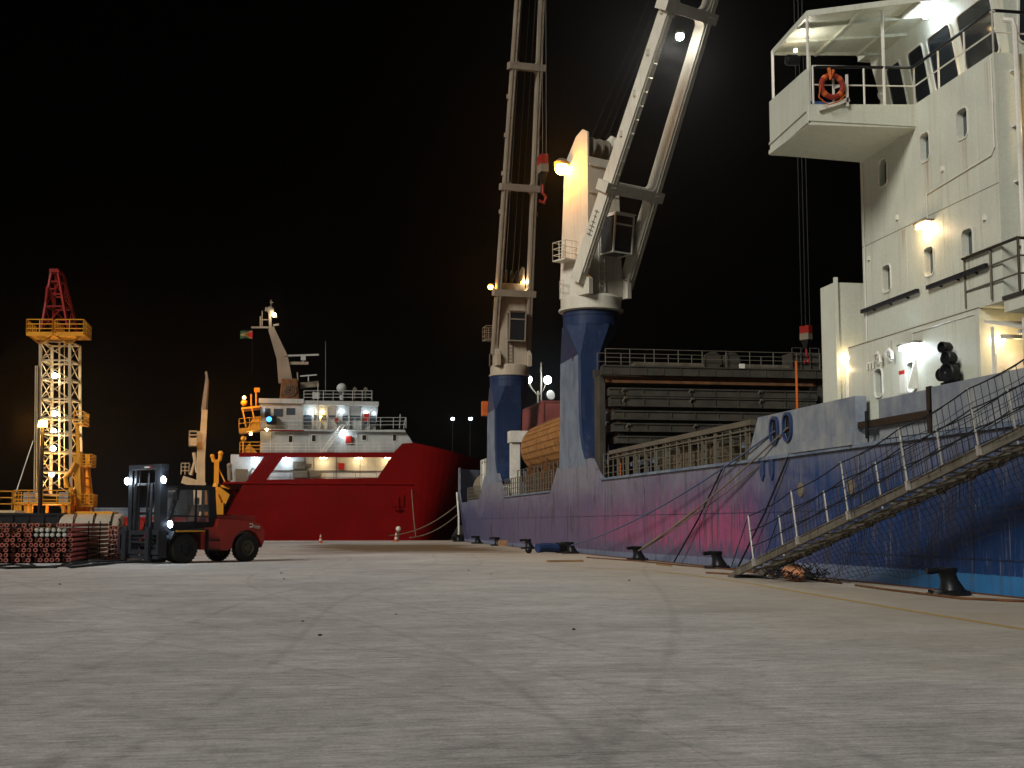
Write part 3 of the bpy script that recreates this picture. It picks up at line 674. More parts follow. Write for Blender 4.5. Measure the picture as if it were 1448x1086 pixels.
for pts in ([(SX - .03, 32.55, 9.85), (SX - .03, 32.55, 10.6), (SX - .03, 29.2, 10.75), (SX - .03, 29.05, 10.9), (SX - .03, 29.05, 13.2)], [(SX - .03, 33.6, 6.65), (SX - .03, 33.6, 6.92), (SX - .03, 30.3, 6.92)], [(SX - .03, 36.5, 7.1), (SX - .03, 36.5, 12.5)]):
    q = MB(); q.path(pts, .018, 6); q.build('cable_conduit', M['white_trim'], house)
for y_, z_ in ((34.3, 10.3), (36.2, 9.5), (31.6, 11.0), (33.9, 12.6), (29.6, 9.2)):
    q = MB(); q.box(SX - .06, SX, y_, y_ + .1, z_, z_ + .13); q.build('pad_eye', M['white_trim'], house)
wall_lamp(32.55, 9.72, 'lamp_warm', WARM, 42, length=.6)
wall_lamp(33.6, 6.52, 'lamp_cold', COLD, 60, length=.9)
# gooseneck vents, notice, cover at the lower wall
q = MB()
for y_ in (35.75, 35.0):
    q = MB(); q.path([(SX - .02, y_, 6.3), (SX - .16, y_, 6.42), (SX - .2, y_ - .08, 6.55), (SX - .18, y_ - .25, 6.6), (SX - .16, y_ - .36, 6.5), (SX - .16, y_ - .38, 6.3)], .055, 8); q.build('vent_pipe', M['white_trim'], house, smooth=True)
for y_ in (36.4, 36.2, 36.0):
    q = MB(); q.path([(SX, y_, 6.42), (SX - .1, y_, 6.38), (SX - .1, y_, 6.22)], .025, 6); q.build('hook', M['white_trim'], house)
q = MB(); q.mat(0).box(SX - .03, SX - .016, 34.15, 34.5, 5.3, 5.95); q.mat(1).box(SX - .035, SX - .03, 34.15, 34.5, 5.84, 5.95); q.build('notice_board', [M['white_trim'], M['red']], house)
q = MB(); q.box(SX - .16, SX - .016, 31.3, 31.55, 5.3, 5.8); q.build('junction_box', M['white_trim'], house)
q = MB(); q.hexa([(SX - .3, 33.45, 5.35), (SX - .016, 33.45, 5.35), (SX - .016, 33.5, 5.35), (SX - .3, 33.5, 5.35), (SX - .06, 33.45, 6.2), (SX - .016, 33.45, 6.2), (SX - .016, 33.5, 6.2), (SX - .06, 33.5, 6.2)]); q.build('window_shade', M['white_trim'], house)
# aft wall: downpipe, lamp, platform, awning, doorway
q = MB(); q.tube((17.72, 28.82, 7.2), (17.72, 28.82, 13.9), .07, 8); q.tube((17.85, 28.86, 7.2), (17.85, 28.86, 10.6), .035, 6); q.path([(17.72, 28.82, 13.9), (17.66, 28.82, 14.1), (17.5, 28.95, 14.15)], .07, 8)
for z_ in (8.4, 10.0, 11.4, 12.8): q.box(17.6, 17.84, 28.82, 28.95, z_, z_ + .06)
q.tube((17.85, 28.86, 9.7), (19.5, 28.86, 9.7), .03, 6); q.build('downpipe', M['white_trim'], house, smooth=True)
q = MB(); q.beam((18.9, 28.8, 11.9), (19.4, 28.8, 11.9), .12, .1); q.build('wall_lamp', M['lamp_warm'], house); light('POINT', (19.1, 28.5, 11.7), 60, WARM, house, .15)
q = MB(); q.mat(0).box(SX - .05, 24, 28.0, 28.94, 7.05, 7.14); q.mat(1).box(SX - .06, 24, 27.97, 28.0, 7.02, 7.16); q.mat(2).box(SX, 24, 28.02, 28.94, 6.75, 7.05)
plat = q.build('aft_platform', [M['deck'], M['black'], M['white']], house)
q = MB(); railing(q, [(SX - .02, 30.7, 7.14), (SX - .08, 28.1, 7.14), (24, 28.1, 7.14)], 1.28, 3, .025, 1.3, .035); q.build('railing', M['rail_grey'], house)
q = MB(); q.tube((SX - .08, 30.7, 8.42), (SX - .08, 28.1, 8.42), .04, 6); q.tube((SX - .08, 28.1, 8.42), (24, 28.1, 8.42), .04, 6); q.build('handrail', M['black'], house)
q = MB(); q.hexa([(SX, 27.6, 6.1), (21, 27.6, 6.1), (21, 29.9, 6.65), (SX, 29.9, 6.65), (SX, 27.6, 6.16), (21, 27.6, 6.16), (21, 29.9, 6.71), (SX, 29.9, 6.71)])
for y_ in (28.4, 29.2): q.beam((SX + .03, y_, 6.2), (21, y_, 6.2), .06, .1)
for x_, y_ in ((SX + .05, 29.6), (SX + .05, 28.2), (18.5, 28.2)): q.tube((x_, y_, 3.6), (x_, y_, 6.5), .045, 6)
q.build('awning', M['white_trim'], house)
q = MB(); q.mat(0).box(17.6, 18.4, 30.04, 30.1, 3.7, 5.9); q.mat(1).box(17.75, 18.05, 30.02, 30.04, 5.0, 5.5); q.mat(2).box(17.75, 18.05, 30.015, 30.02, 4.98, 5.04)
q.build('door', [M['white_trim'], M['white'], M['red']], house)
q = MB(); q.box(17.5, 17.8, 29.95, 30.1, 6.2, 6.3); q.build('wall_lamp', M['lamp_warm'], house); light('POINT', (17.9, 29.5, 6.0), 26, WARM, house, .12)
# block forward of the tower with a lit alcove
q = MB(); q.hexa([(16.98, 38.3, 3.6), (20.5, 38.3, 3.6), (20.5, 39.4, 3.6), (16.98, 39.4, 3.6), (16.98, 38.3, 9.2), (20.5, 38.3, 9.2), (20.5, 39.4, 9.2), (16.98, 39.4, 9.2)])
q.box(16.95, 17.06, 38.22, 38.32, 3.6, 9.35); blk = q.build('vent_house', M['white'], ship)
q = MB(); q.path([(17.3, 38.2, 5.0), (17.3, 38.2, 6.4), (17.45, 38.2, 6.7), (17.6, 38.2, 6.7)], .07, 8); q.build('vent_pipe', M['white_trim'], blk)
q = MB(); q.box(17.1, 17.4, 38.1, 38.2, 6.75, 6.85); q.build('wall_lamp', M['lamp_warm'], blk); light('POINT', (17.1, 37.98, 6.4), 9, WARM, blk, .08)
q = MB()
for y_ in (0, .28): q.lathe([(.09, 0), (.09, .04), (.05, .05)], (18.05 + y_ * .5, 38.3, 7.6), (0, -1, 0), 14)
q.build('vent_cap', M['rail_grey'], blk)

# ---- bridge wing, canopy, wheelhouse
wg = MB(); a0, a1 = 33.1, 36.65
wg.hexa([(14.05, a0, 12.55), (SX, a0, 12.62), (SX, a1, 12.62), (14.25, a1, 12.72), (14.05, a0, 12.72), (SX, a0, 12.74), (SX, a1, 12.74), (14.25, a1, 12.84)])
wg.hexa([(14.05, a0 - .03, 12.66), (SX, a0 - .03, 12.66), (SX, a0 + .05, 12.66), (14.05, a0 + .05, 12.66), (14.05, a0 - .03, 13.12), (SX, a0 - .03, 13.29), (SX, a0 + .05, 13.29), (14.05, a0 + .05, 13.12)])
wg.hexa([(14.0, a0, 12.6), (14.1, a0, 12.6), (14.4, a1, 12.7), (14.3, a1, 12.7), (14.0, a0, 14.12), (14.1, a0, 14.12), (14.4, a1, 14.36), (14.3, a1, 14.36)])
wg.hexa([(14.35, a1 - .08, 12.7), (SX + 1.2, a1 - .08, 12.7), (SX + 1.2, a1, 12.7), (14.35, a1, 12.7), (14.35, a1 - .08, 13.2), (SX + 1.2, a1 - .08, 13.2), (SX + 1.2, a1, 13.2), (14.35, a1, 13.2)])
wg.beam((13.98, a0, 12.95), (14.28, a1, 13.05), .04, .06)
wing = wg.build('bridge_wing', M['white'], ship)
cp = MB(); zr0 = 15.72
cpts = [(14.1, a0, zr0), (14.45, a1, zr0 + .2), (18.6, a1, zr0 + .45), (18.6, 32.0, zr0 + .5)]
cp.prism(cpts, (0, 0, .06))
for k in (.28, .62):
    p0 = Vector(cpts[0]).lerp(Vector(cpts[1]), k); p1 = Vector(cpts[3]).lerp(Vector(cpts[2]), k); cp.beam(p0 - Vector((0, 0, .06)), p1 - Vector((0, 0, .06)), .06, .12)
for k in (.33, .66): cp.beam(Vector(cpts[0]).lerp(Vector(cpts[3]), k) - Vector((0, 0, .06)), Vector(cpts[1]).lerp(Vector(cpts[2]), k) - Vector((0, 0, .06)), .06, .12)
for i in range(4): cp.beam(Vector(cpts[i]), Vector(cpts[(i + 1) % 4]), .07, .16)
cp.build('canopy', M['white'], wing)
for (x_, y_, zb, zt) in ((14.1, a0 + .06, 13.1, zr0), (14.4, a1 - .1, 14.2, zr0 + .2), (16.3, a0, 13.2, zr0 + .3), (15.6, a1 - .05, 13.0, zr0 + .2)):
    q = MB(); q.tube((x_, y_, zb), (x_, y_, zt), .045, 8); q.build('canopy_post', M['white_trim'], wing)
q = MB(); railing(q, [(14.2, a0, 13.15), (SX, a0, 13.28), (SX + .02, 29.0, 13.3), (24, 29.0, 13.3)], 1.08, 2, .022, 1.3, .03); q.build('railing', M['white_trim'], wing)
q = MB(); q.path([(14.3, a0, 14.2), (SX - .1, a0, 14.36), (SX, a0 - .15, 14.38), (SX + .02, 29.1, 14.4), (SX + .12, 29.0, 14.4), (24, 29.0, 14.4)], .045, 8); q.build('handrail', M['black'], wing)
q = MB(); q.box(15.0, 16.4, a1 - .35, a1 - .12, 12.84, 14.35); q.build('wing_console', M['blue_dark'], wing)
q = MB(); q.lathe([(.12, 0), (.16, .1), (.16, .35), (.1, .42)], (14.05, a0 + .5, 14.55), (-.9, .3, .1), 14); q.tube((14.2, a0 + .4, 14.1), (14.2, a0 + .4, 14.6), .04, 6); q.build('searchlight', M['black'], wing, smooth=True)
q = MB(); q.beam((14.3, a0 - .1, 12.98), (15.2, a0 - .1, 13.3), .06, .12); q.beam((15.15, a0 - .1, 13.1), (15.15, a0 - .1, 14.0), .06, .06); q.beam((14.75, a0 - .1, 13.2), (14.75, a0 - .1, 14.0), .05, .05); q.beam((14.75, a0 - .1, 13.6), (15.15, a0 - .1, 13.75), .05, .07); q.build('lifebuoy_bracket', M['white_trim'], wing)
wh = MB()
wh.hexa([(18.45, 30.2, 13.3), (30.9, 30.2, 13.3), (30.9, 37.0, 13.3), (18.45, 37.0, 13.3), (17.95, 29.9, 16.2), (31.4, 29.9, 16.2), (31.4, 37.4, 16.2), (17.95, 37.4, 16.2)])
wh.box(17.7, 31.7, 29.6, 37.7, 16.2, 16.42)
whl = wh.build('wheelhouse', M['white'], ship)
def tilt(a, b): return (18.45 - .5 * (b - 13.3) / 2.9, a, b)
for y0, y1 in ((30.5, 32.2), (32.6, 33.9), (34.2, 35.1), (35.6, 36.5)):
    lo = rr((y0 + y1) / 2, 14.75, y1 - y0, 1.55, .14)
    q = MB(); a = [Vector(tilt(y, z)) + Vector((-.012, 0, -.002)) for y, z in lo]; q.add(a, [tuple(range(len(a)))]); q.build('window', M['glass'], whl)
    q = MB(); q.ring(lo, tilt, .06, .05, (-1, 0, -.17)); q.build('window_frame', M['white_trim'], whl)
for x0, x1 in ((18.6, 20.2), (20.6, 22.2)):
    lo = rr((x0 + x1) / 2, 14.8, x1 - x0, 1.4, .14); fn = lambda a, b: (a, 30.2 - .3 * (b - 13.3) / 2.9, b)
    q = MB(); a = [Vector(fn(x, z)) + Vector((0, -.012, 0)) for x, z in lo]; q.add(a, [tuple(range(len(a)))]); q.build('window', M['glass'], whl)
    q = MB(); q.ring(lo, fn, .06, .05, (0, -1, 0)); q.build('window_frame', M['white_trim'], whl)
q = MB(); q.beam((17.75, 32.7, 15.98), (17.75, 33.4, 15.98), .12, .09); q.build('lamp', M['lamp_cold'], whl); light('POINT', (17.62, 33.05, 15.84), 40, COLD, whl, .06)
q = MB(); q.box(18.0, 18.2, 31.2, 31.8, 13.42, 13.5); q.build('lamp', M['lamp_warm'], whl); light('POINT', (17.75, 31.6, 13.75), 5, WARM, whl, .1)
light('POINT', (14.75, 34.8, 15.3), 45, (1, .93, .8), wing, .1)  # added light, with a small unseen lamp, to brighten the wing
q = MB(); q.ball((14.75, 35.6, 15.62), .06, 10, 6); q.build('lamp', M['lamp_warm'], wing)
q = MB(); q.ball((18.15, 36.95, 14.9), .17, 12, 8); q.tube((18.15, 36.95, 14.5), (18.15, 36.95, 14.8), .1, 8); q.build('loudhailer', M['white_trim'], whl, smooth=True)
# foredeck gear at the far end and the twin light mast amidships
q = MB(); q.lathe([(.5, 0), (1.25, .1), (1.35, .8), (1.1, 1.6), (.4, 1.9)], (18.6, 119.5, 4.9), (-.25, -1, .0), 20); q.build('windlass_cover', M['rope_pale'], ship, smooth=True)
q = MB(); railing(q, [(17.3, 112.4, 3.6), (19.3, 112.4, 3.6), (19.3, 115.2, 3.6), (17.3, 115.2, 3.6), (17.3, 112.4, 3.6)], 3.6, 3, .06, 1.4, .09); q.box(17.3, 19.3, 112.4, 115.2, 7.1, 7.2); q.box(17.35, 17.42, 113.4, 115.1, 3.9, 6.9); q.build('deck_shelter', M['white_trim'], ship)
lm = MB(); lm.tube((22.6, 116, 3.5), (22.6, 116, 13.6), .09, 8); lm.tube((22.9, 116, 3.5), (22.9, 116, 16.2), .07, 6)
lm.path([(22.6, 116, 13.2), (22.1, 116, 13.7), (21.7, 116, 14.5)], .05, 6); lm.path([(22.6, 116, 13.2), (23.1, 116, 13.7), (23.4, 116, 14.5)], .05, 6)
lmo = lm.build('light_mast', M['rail_grey'], ship)
for x_ in (21.65, 23.45):
    q = MB(); q.ball((x_, 115.8, 14.6), .36, 12, 8); q.build('lamp', M['lamp_cold'], lmo, smooth=True); light('POINT', (x_, 115.3, 14.5), 300, COLD, lmo, .2)
q = MB(); q.lathe([(.3, -.05), (.4, -.05), (.45, 0), (.4, .05), (.3, .05)], (23.7, 115.6, 13.2), (.4, -1, .1), 16); q.build('mast_disc', M['white_trim'], lmo, smooth=True)
q = MB(); q.tube((17.0, 41.6, 5.4), (17.0, 41.6, 7.1), .045, 6); q.build('deck_pole', M['orange'], ship)
q = MB(); q.tube((17.1, 65.6, 3.9), (17.1, 65.6, 5.4), .07, 6); q.build('deck_pole', M['orange'], ship)

# ================================================================== CARGO AND GEAR ON THE BLUE SHIP
zc = [(9.0, 8.6), (8.52, 8.02), (7.76, 7.3), (7.07, 6.64), (6.37, 6.0), (5.67, 5.28)]
place = ['topmost dark steel hatch cover in the stack beside the crane', 'second dark hatch cover from the top with round lifting lugs', 'third hatch cover from the top of the grimy stack', 'fourth hatch cover from the top of the grimy stack', 'fifth hatch cover from the top, next to lowest of the stack', 'lowest dark hatch cover in the stack above the coaming']
for i, (zt, zb) in enumerate(zc):
    jx = random.uniform(-.12, .12)
    t = thing('hatch_cover', place[i], 'hatch cover', (23.3, 70.1, zb), 0, 'stacked hatch covers')
    m = MB(); x0, x1 = 17.45 + jx + .1 * i, 29.4 + jx
    m.box(x0, x1, 69.0, 71.0, zb, zt); m.box(x0 - .05, x1 + .05, 68.93, 69.0, zt - .06, zt + .02); m.box(x0, x1, 68.95, 69.0, zb - .02, zb + .07)
    for k in range(9): xx = x0 + .5 + k * (x1 - x0 - 1) / 8; m.box(xx, xx + .05, 68.95, 69.0, zb + .07, zt - .06)
    m.build('panel', M['hatch'], t)
    nxt = zc[i + 1][0] if i < 5 else 4.9
    for xx in (x0 + .3, (x0 + x1) / 2, x1 - .6):
        s = MB(); s.box(xx, xx + .3, 69.1, 70.9, nxt + .003, zb - .025); s.build('stacking_foot', M['black'], t)
    if i in (0, 1, 3):
        for xx in (x0 + .8, x0 + 4.6, x0 + 8.6):
            s = MB(); s.path([(xx, 68.9, zb + .08), (xx - .16, 68.86, (zb + zt) / 2), (xx, 68.9, zt - .02), (xx + .1, 68.9, zt - .1)], .045, 6); s.build('lifting_lug', M['rail_grey'], t)
ga = thing('hatch_gantry', 'long grey hatch gantry beam with rusty underside and railing above the hatch stack', 'gantry', (23.3, 70.1, 3.6))
m = MB(); m.box(16.98, 29.7, 68.9, 69.35, 9.72, 10.2); m.box(16.98, 29.7, 70.7, 71.1, 9.72, 10.2); m.box(16.98, 29.7, 68.84, 68.92, 10.16, 10.24)
for k in range(13): m.box(17.5 + k * .98, 17.55 + k * .98, 68.87, 68.9, 9.74, 10.16)
m.build('beam', M['hatch'], ga)
m = MB(); m.box(17.2, 29.5, 69.4, 70.65, 9.35, 9.7); m.box(17.6, 29.2, 69.1, 69.2, 9.3, 9.45); m.build('rail_girder', M['rust'], ga)
for xx in (16.96, 29.62):
    m = MB(); m.box(xx, xx + .3, 69.4, 70.65, 3.55, 9.715); m.build('leg', M['hatch'], ga)
m = MB(); railing(m, [(17.2, 69.0, 10.2), (29.6, 69.0, 10.2)], .95, 2, .022, 1.35, .03); railing(m, [(17.2, 70.9, 10.2), (29.6, 70.9, 10.2)], .95, 2, .022, 1.35, .03); m.box(19.0, 29, 69.5, 70.4, 10.25, 10.5); m.build('railing', M['rail_grey'], ga)
for xx in (23.4, 24.5):
    m = MB(); m.lathe([(.1, 0), (.5, 0), (.5, .3), (.1, .3)], (xx, 69.2, 10.65), (0, 1, 0), 20); m.build('cable_drum', M['hatch'], ga, smooth=True)
m = MB(); m.box(28.0, 29.6, 69.2, 70.6, 10.2, 11.2); railing(m, [(28.0, 69.1, 10.2), (29.6, 69.1, 10.2)], 1.25, 3, .03, .5); m.build('machine_house', M['hatch'], ga)
m = MB(); m.box(24.8, 25.1, 68.8, 68.92, 10.2, 10.45); m.build('lamp_box', M['white_trim'], ga)

# rusty ribbed drum, maroon containers, crates
rl = thing('steel_drum', 'huge rusty orange ribbed cylinder lying on the deck between the cranes', 'cylinder', (19.2, 88, 3.6))
m = MB(); prof = []
y = 0
while y < 15.8: prof += [(1.72, y), (1.72, y + .16), (1.8, y + .19), (1.8, y + .36), (1.72, y + .39)]; y += .46
m.lathe(prof + [(.2, y)], (19.2, 80.2, 7.2), (0, 1, 0), 40); m.lathe([(1.86, 9.6), (1.86, 9.85)], (19.2, 80.2, 7.2), (0, 1, 0), 40); m.lathe([(1.86, 2.6), (1.86, 2.8)], (19.2, 80.2, 7.2), (0, 1, 0), 40)
for k in range(26): a = 2 * math.pi * k / 26; m.tube((19.2 + 1.83 * math.cos(a), 80.3, 7.2 + 1.83 * math.sin(a)), (19.2 + 1.83 * math.cos(a), 95.8, 7.2 + 1.83 * math.sin(a)), .02, 4)
M['drum'] = paint('orange_rust_steel', (0.34, 0.165, 0.05), (0.2, 0.09, 0.03), 0.75, streak=0.5, streak_col=(0.12, 0.05, 0.02), scale=1.2, bmp=0.25)
m.build('shell', M['drum'], rl, smooth=True)
for yy in (82, 88, 94):
    m = MB(); m.prism([(17.3, yy, 4.6), (21.1, yy, 4.6), (20.6, yy, 6.2), (19.2, yy, 5.5), (17.8, yy, 6.2)], (0, .35, 0)); m.box(17.5, 20.9, yy, yy + .35, 3.6, 4.6); m.build('cradle', M['rust'], rl)
def container(loc, L, Wd, Hh, mat, label, along_y=True, doors=True):
    t = thing('shipping_container', label, 'container', loc)
    m = MB(); Lx, Ly = (Wd, L) if along_y else (L, Wd)
    m.box(-Lx / 2, Lx / 2, -Ly / 2, Ly / 2, .1, Hh - .1)
    nn = int(L / .35)
    for k in range(nn):
        c = -L / 2 + .2 + (L - .4) * k / (nn - 1)
        for s in (-1, 1):
            if along_y: m.box(s * Lx / 2 - .03, s * Lx / 2 + .03, c - .08, c + .08, .2, Hh - .2)
            else: m.box(c - .08, c + .08, s * Ly / 2 - .03, s * Ly / 2 + .03, .2, Hh - .2)
    m.build('body', mat, t, local=True)
    m = MB()
    for sx in (-1, 1):
        for sy in (-1, 1): m.box(sx * Lx / 2 - .08, sx * Lx / 2 + .08, sy * Ly / 2 - .08, sy * Ly / 2 + .08, 0, Hh)
        m.box(sx * Lx / 2 - .07, sx * Lx / 2 + .07, -Ly / 2, Ly / 2, 0, .16); m.box(sx * Lx / 2 - .07, sx * Lx / 2 + .07, -Ly / 2, Ly / 2, Hh - .12, Hh + .001)
    for sy in (-1, 1): m.box(-Lx / 2, Lx / 2, sy * Ly / 2 - .07, sy * Ly / 2 + .07, .001, .15); m.box(-Lx / 2, Lx / 2, sy * Ly / 2 - .07, sy * Ly / 2 + .07, Hh - .11, Hh - .001)
    m.build('frame', mat, t, local=True)
    return t
container((21.9, 108, 3.6), 6.1, 2.44, 2.6, M['deck'], 'dark container at the bottom of the stack behind the rusty cylinder')
container((21.9, 108, 6.2), 6.1, 2.44, 2.6, M['deck'], 'dark container in the middle of the stack behind the rusty cylinder')
container((21.7, 107.6, 8.8), 9.0, 2.44, 2.7, M['container'], 'maroon container on top of the stack above the rusty cylinder')
crate_at = [(50.2, 1.25), (51.8, 1.35), (53.3, 1.2), (54.8, 1.4), (56.4, 1.3), (57.9, 1.15)]
for i, (yy, hh) in enumerate(crate_at):
    t = thing('wooden_crate', 'weathered wooden crate behind the deck railing, ' + ['nearest to the white bridge tower', 'second from the bridge tower', 'third from the bridge tower', 'fourth from the bridge tower', 'fifth from the bridge tower', 'farthest from the bridge tower'][i], 'crate', (17.75, yy, 3.55), 0, 'crates along the deck railing')
    m = MB(); m.box(-.55, .55, -.68, .68, .08, hh)
    m.build('box', M['crate_wood'], t, local=True)
    m = MB()
    for k in range(6): m.box(-.6, -.55, -.68 + k * .23, -.68 + k * .23 + .2, .1, hh - .02)
    for z in (.2, hh * .55, hh - .12): m.box(-.64, -.6, -.7, .7, z, z + .09)
    for k in (-.5, 0, .5): m.box(-.55, .55, k - .05, k + .05, 0, .08)
    m.build('batten', M['crate_wood'], t, local=True)
for i, yy in enumerate((60.2, 62.0, 63.8, 47.6)):
    m = MB(); m.lathe([(.16, 0), (.16, .9), (.34, .95), (.36, 1.1), (.2, 1.25)], (17.5, yy, 3.55), n=14); m.build('mushroom_vent', M['grey_blue'], ship, smooth=True)

# lifebuoy on the wing, black lamp cluster on the bulwark
t = thing('lifebuoy', 'red ring lifebuoy hanging on the bridge wing rail', 'lifebuoy', (15.0, 32.9, 13.55))
m = MB(); pts = [(14.68 + .31 * math.cos(a), 32.93, 13.62 + .31 * math.sin(a)) for a in [2 * math.pi * i / 24 for i in range(25)]]; m.path(pts, .075, 10); m.build('ring', M['orange_red'], t, smooth=True)
m = MB()
for k in range(4):
    a = R(45 + 90 * k); c = Vector((14.68 + .31 * math.cos(a), 32.93, 13.62 + .31 * math.sin(a))); tan = Vector((-math.sin(a), 0, math.cos(a))); m.tube(c - tan * .05, c + tan * .05, .08, 10)
m.build('band', M['orange'], t, smooth=True)
m = MB(); m.path([(14.32, 32.86, 13.6), (14.25, 32.84, 13.25), (14.5, 32.82, 13.05), (14.8, 32.84, 13.15), (15.05, 32.86, 13.4)], .018, 5); m.path([(14.7, 32.86, 14.05), (14.6, 32.84, 13.8), (14.56, 32.84, 14.1)], .05, 6); m.build('line', M['orange'], t)
t = thing('deck_lamp_cluster', 'black cluster of round deck lamps standing on the blue bulwark under the white tower', 'deck lamp', (16.9, 31.2, 5.2))
m = MB(); m.lathe([(.2, 0), (.22, .05), (.1, .1), (.1, .5)], (0, 0, 0), n=14); m.path([(0, 0, .4), (-.02, 0, .7), (0, .05, 1.0)], .1, 8); m.build('post', M['black'], t, local=True, smooth=True)
for (y_, z_, r_) in ((-.14, .3, .25), (-.12, .68, .18), (.16, .28, .18), (.06, .98, .15)):
    m = MB(); m.lathe([(r_ * .6, 0), (r_, .1), (r_, .34), (r_ * .85, .36), (r_ * .5, .24)], (.12, y_, z_), (-1, -.35, 0), 16); m.build('lamp_housing', M['black'], t, local=True, smooth=True)

# ================================================================== GANGWAY AND NETS
gw = thing('gangway', 'long grey metal gangway with rope rails climbing from the quay to the blue ship', 'gangway', (14.1, 39.4, 0))
P0, P1 = Vector((14.05, 38.3, .2)), Vector((15.8, 17.1, 5.25)); D = (P1 - P0).normalized(); LEN = (P1 - P0).length
SD = D.cross(Vector((0, 0, 1))).normalized();  SD = SD if SD.x > 0 else -SD; UP = SD.cross(D).normalized(); UP = UP if UP.z > 0 else -UP
def G(s, l, h): return P0 + D * s + SD * l + UP * h
for l, nm in ((-.42, 0), (.42, 1)):
    m = MB(); m.beam(G(0, l, 0), G(LEN, l, 0), .04, .2, UP); m.beam(G(0, l, .1), G(LEN, l, .1), .1, .025, UP); m.beam(G(0, l, -.1), G(LEN, l, -.1), .1, .025, UP)
    for k in range(40): m.beam(G(.3 + k * .5, l - .035 * (1 if l < 0 else -1), -.085), G(.3 + k * .5, l - .035 * (1 if l < 0 else -1), .085), .02, .03, D)
    m.build('stringer', M['gang'], gw)
for i in range(49):
    s = .45 + i * .43
    m = MB(); c = G(s, 0, -.02); m.prism([c + SD * -.4 + Vector((.0, .12, 0)), c + SD * .4 + Vector((0, .12, 0)), c + SD * .4 - Vector((0, .12, 0)), c + SD * -.4 - Vector((0, .12, 0))], (0, 0, .03)); m.build('tread', M['gang'], gw)
m = MB()
for i in range(9): m.tube(G(1 + i * 2.3, -.4, -.16), G(2.1 + i * 2.3, .4, -.16), .03, 6); m.tube(G(2.1 + i * 2.3, -.4, -.16), G(3.2 + i * 2.3, .4, -.16), .03, 6)
m.build('under_brace', M['gang'], gw)
m = MB(); m.beam(G(-.75, -.42, -.08), G(.3, -.42, .0), .06, .2, UP); m.beam(G(-.75, .42, -.08), G(.3, .42, .0), .06, .2, UP); m.box(13.6, 14.45, 38.3, 39.0, .02, .1); m.beam(G(-.75, -.45, -.1), G(-.75, .45, -.1), .12, .12); m.build('foot_platform', M['gang'], gw)
m = MB(); m.tube(G(-.1, -.5, -.18), G(-.1, .5, -.18), .1, 12); m.build('roller', M['rubber'], gw, smooth=True)
m = MB(); m.box(15.35, 16.9, 16.2, 17.2, 5.2, 5.3); m.build('top_platform', M['gang'], gw)
ss = [1.3 + 2.9 * i for i in range(7)]
for s in ss:
    for l in (-.5, .5):
        m = MB(); m.tube(G(s, l, -.05), G(s, l, 1.42), .03, 8); m.beam(G(s, l, -.1), G(s, l, .12), .09, .09, D); m.build('stanchion', M['galv'], gw, smooth=True)
for l in (-.5, .5):
    m = MB(); m.tube(G(-.3, l, .2), G(ss[0], l, 1.4), .014, 5)
    for h in (1.4, .95, .5):
        for a, b in zip(ss, ss[1:]): m.path(sag(G(a, l, h), G(b, l, h), .07, 8), .017, 5)
    m.build('rope_rail', M['rope_dark'], gw)
def net(fn, nu, nv, r, jit=0):
    m = MB()
    def q(u, v):
        p = Vector(fn(u, v)); return p
    for i in range(nu + 1): m.path([q(i / nu, j / nv) for j in range(nv + 1)], r, 3)
    for j in range(nv + 1): m.path([q(i / nu, j / nv) for i in range(nu + 1)], r, 3)
    return m
def wob(a, b, k): return .06 * math.sin(a * 23 + b * 5 + k) + .04 * math.sin(a * 51 + b * 11 + 2 * k)
nt1 = net(lambda u, v: G(ss[0] + u * (ss[-1] - ss[0]), .53 + .05 * wob(u, v, 1), .08 + v * (1.3 - .1 * math.sin(u * 6 * math.pi) ** 2) + .4 * wob(u, v, 0) * (1 - v)), 78, 5, .0085)
nt1.build('side_net', M['rope_dark'], gw)
nt1 = net(lambda u, v: G(ss[2] + u * (ss[-1] - ss[2]), -.53 - .05 * wob(u, v, 1), .08 + v * (1.3 - .1 * math.sin(u * 4 * math.pi) ** 2) + .5 * wob(u, v, 3) * (1 - v)), 46, 4, .0085)
nt1.build('side_net', M['rope_dark'], gw)
def und(u, v):
    s = 1.2 + u * 17.5; dr = (.75 + .75 * math.sin(min(1, u * 1.25) * math.pi * .8)) * (1 + .12 * math.sin(u * 19))
    p = G(s, .1 + .2 * v, -.14); p.z = max(.06 + .1 * (1 - v), p.z - dr * v - 3 * wob(u, v, 5) * .2 * v); p.x += .35 * v + wob(u, v, 2); p.y += 1.5 * wob(u, v, 4) * v
    return p
o = net(und, 84, 11, .0075).build('safety_net', M['rope_dark'], at=(14.8, 30, 1))
tag(o, 'black cord safety net draped under the gangway against the blue hull', 'net')
m = MB()
for k in range(34):
    c = Vector((14.45 + random.gauss(0, .3), 35.9 + random.gauss(0, .6), .08)); pts = []
    a0 = random.random() * 6.28
    for i in range(9): a = a0 + i * .75; rr_ = .12 + .3 * random.random(); pts.append(c + Vector((rr_ * math.cos(a), rr_ * 1.4 * math.sin(a), abs(random.gauss(.1, .13)))))
    m.path(pts, .016, 4)
tag(m.build('net_heap', M['rope_dark'], at=(14.4, 36.6, 0)), 'tangled black net heap lying at the foot of the gangway', 'net')
m = MB(); m.ball((0, 0, .22), .36, 14, 8, .65); m.ball((.1, .5, .2), .32, 12, 8, .65); m.ball((-.1, -.45, .18), .3, 12, 8, .65)
M['sack'] = paint('dirty_orange_sack', (0.5, 0.22, 0.1), (0.35, 0.15, 0.08), 0.8, streak=0, scale=4)
o = m.build('orange_bag', M['sack'], local=True, smooth=True); o.location = (14.5, 36.0, .03); tag(o, 'lumpy orange brown sack inside the black net heap', 'sack')
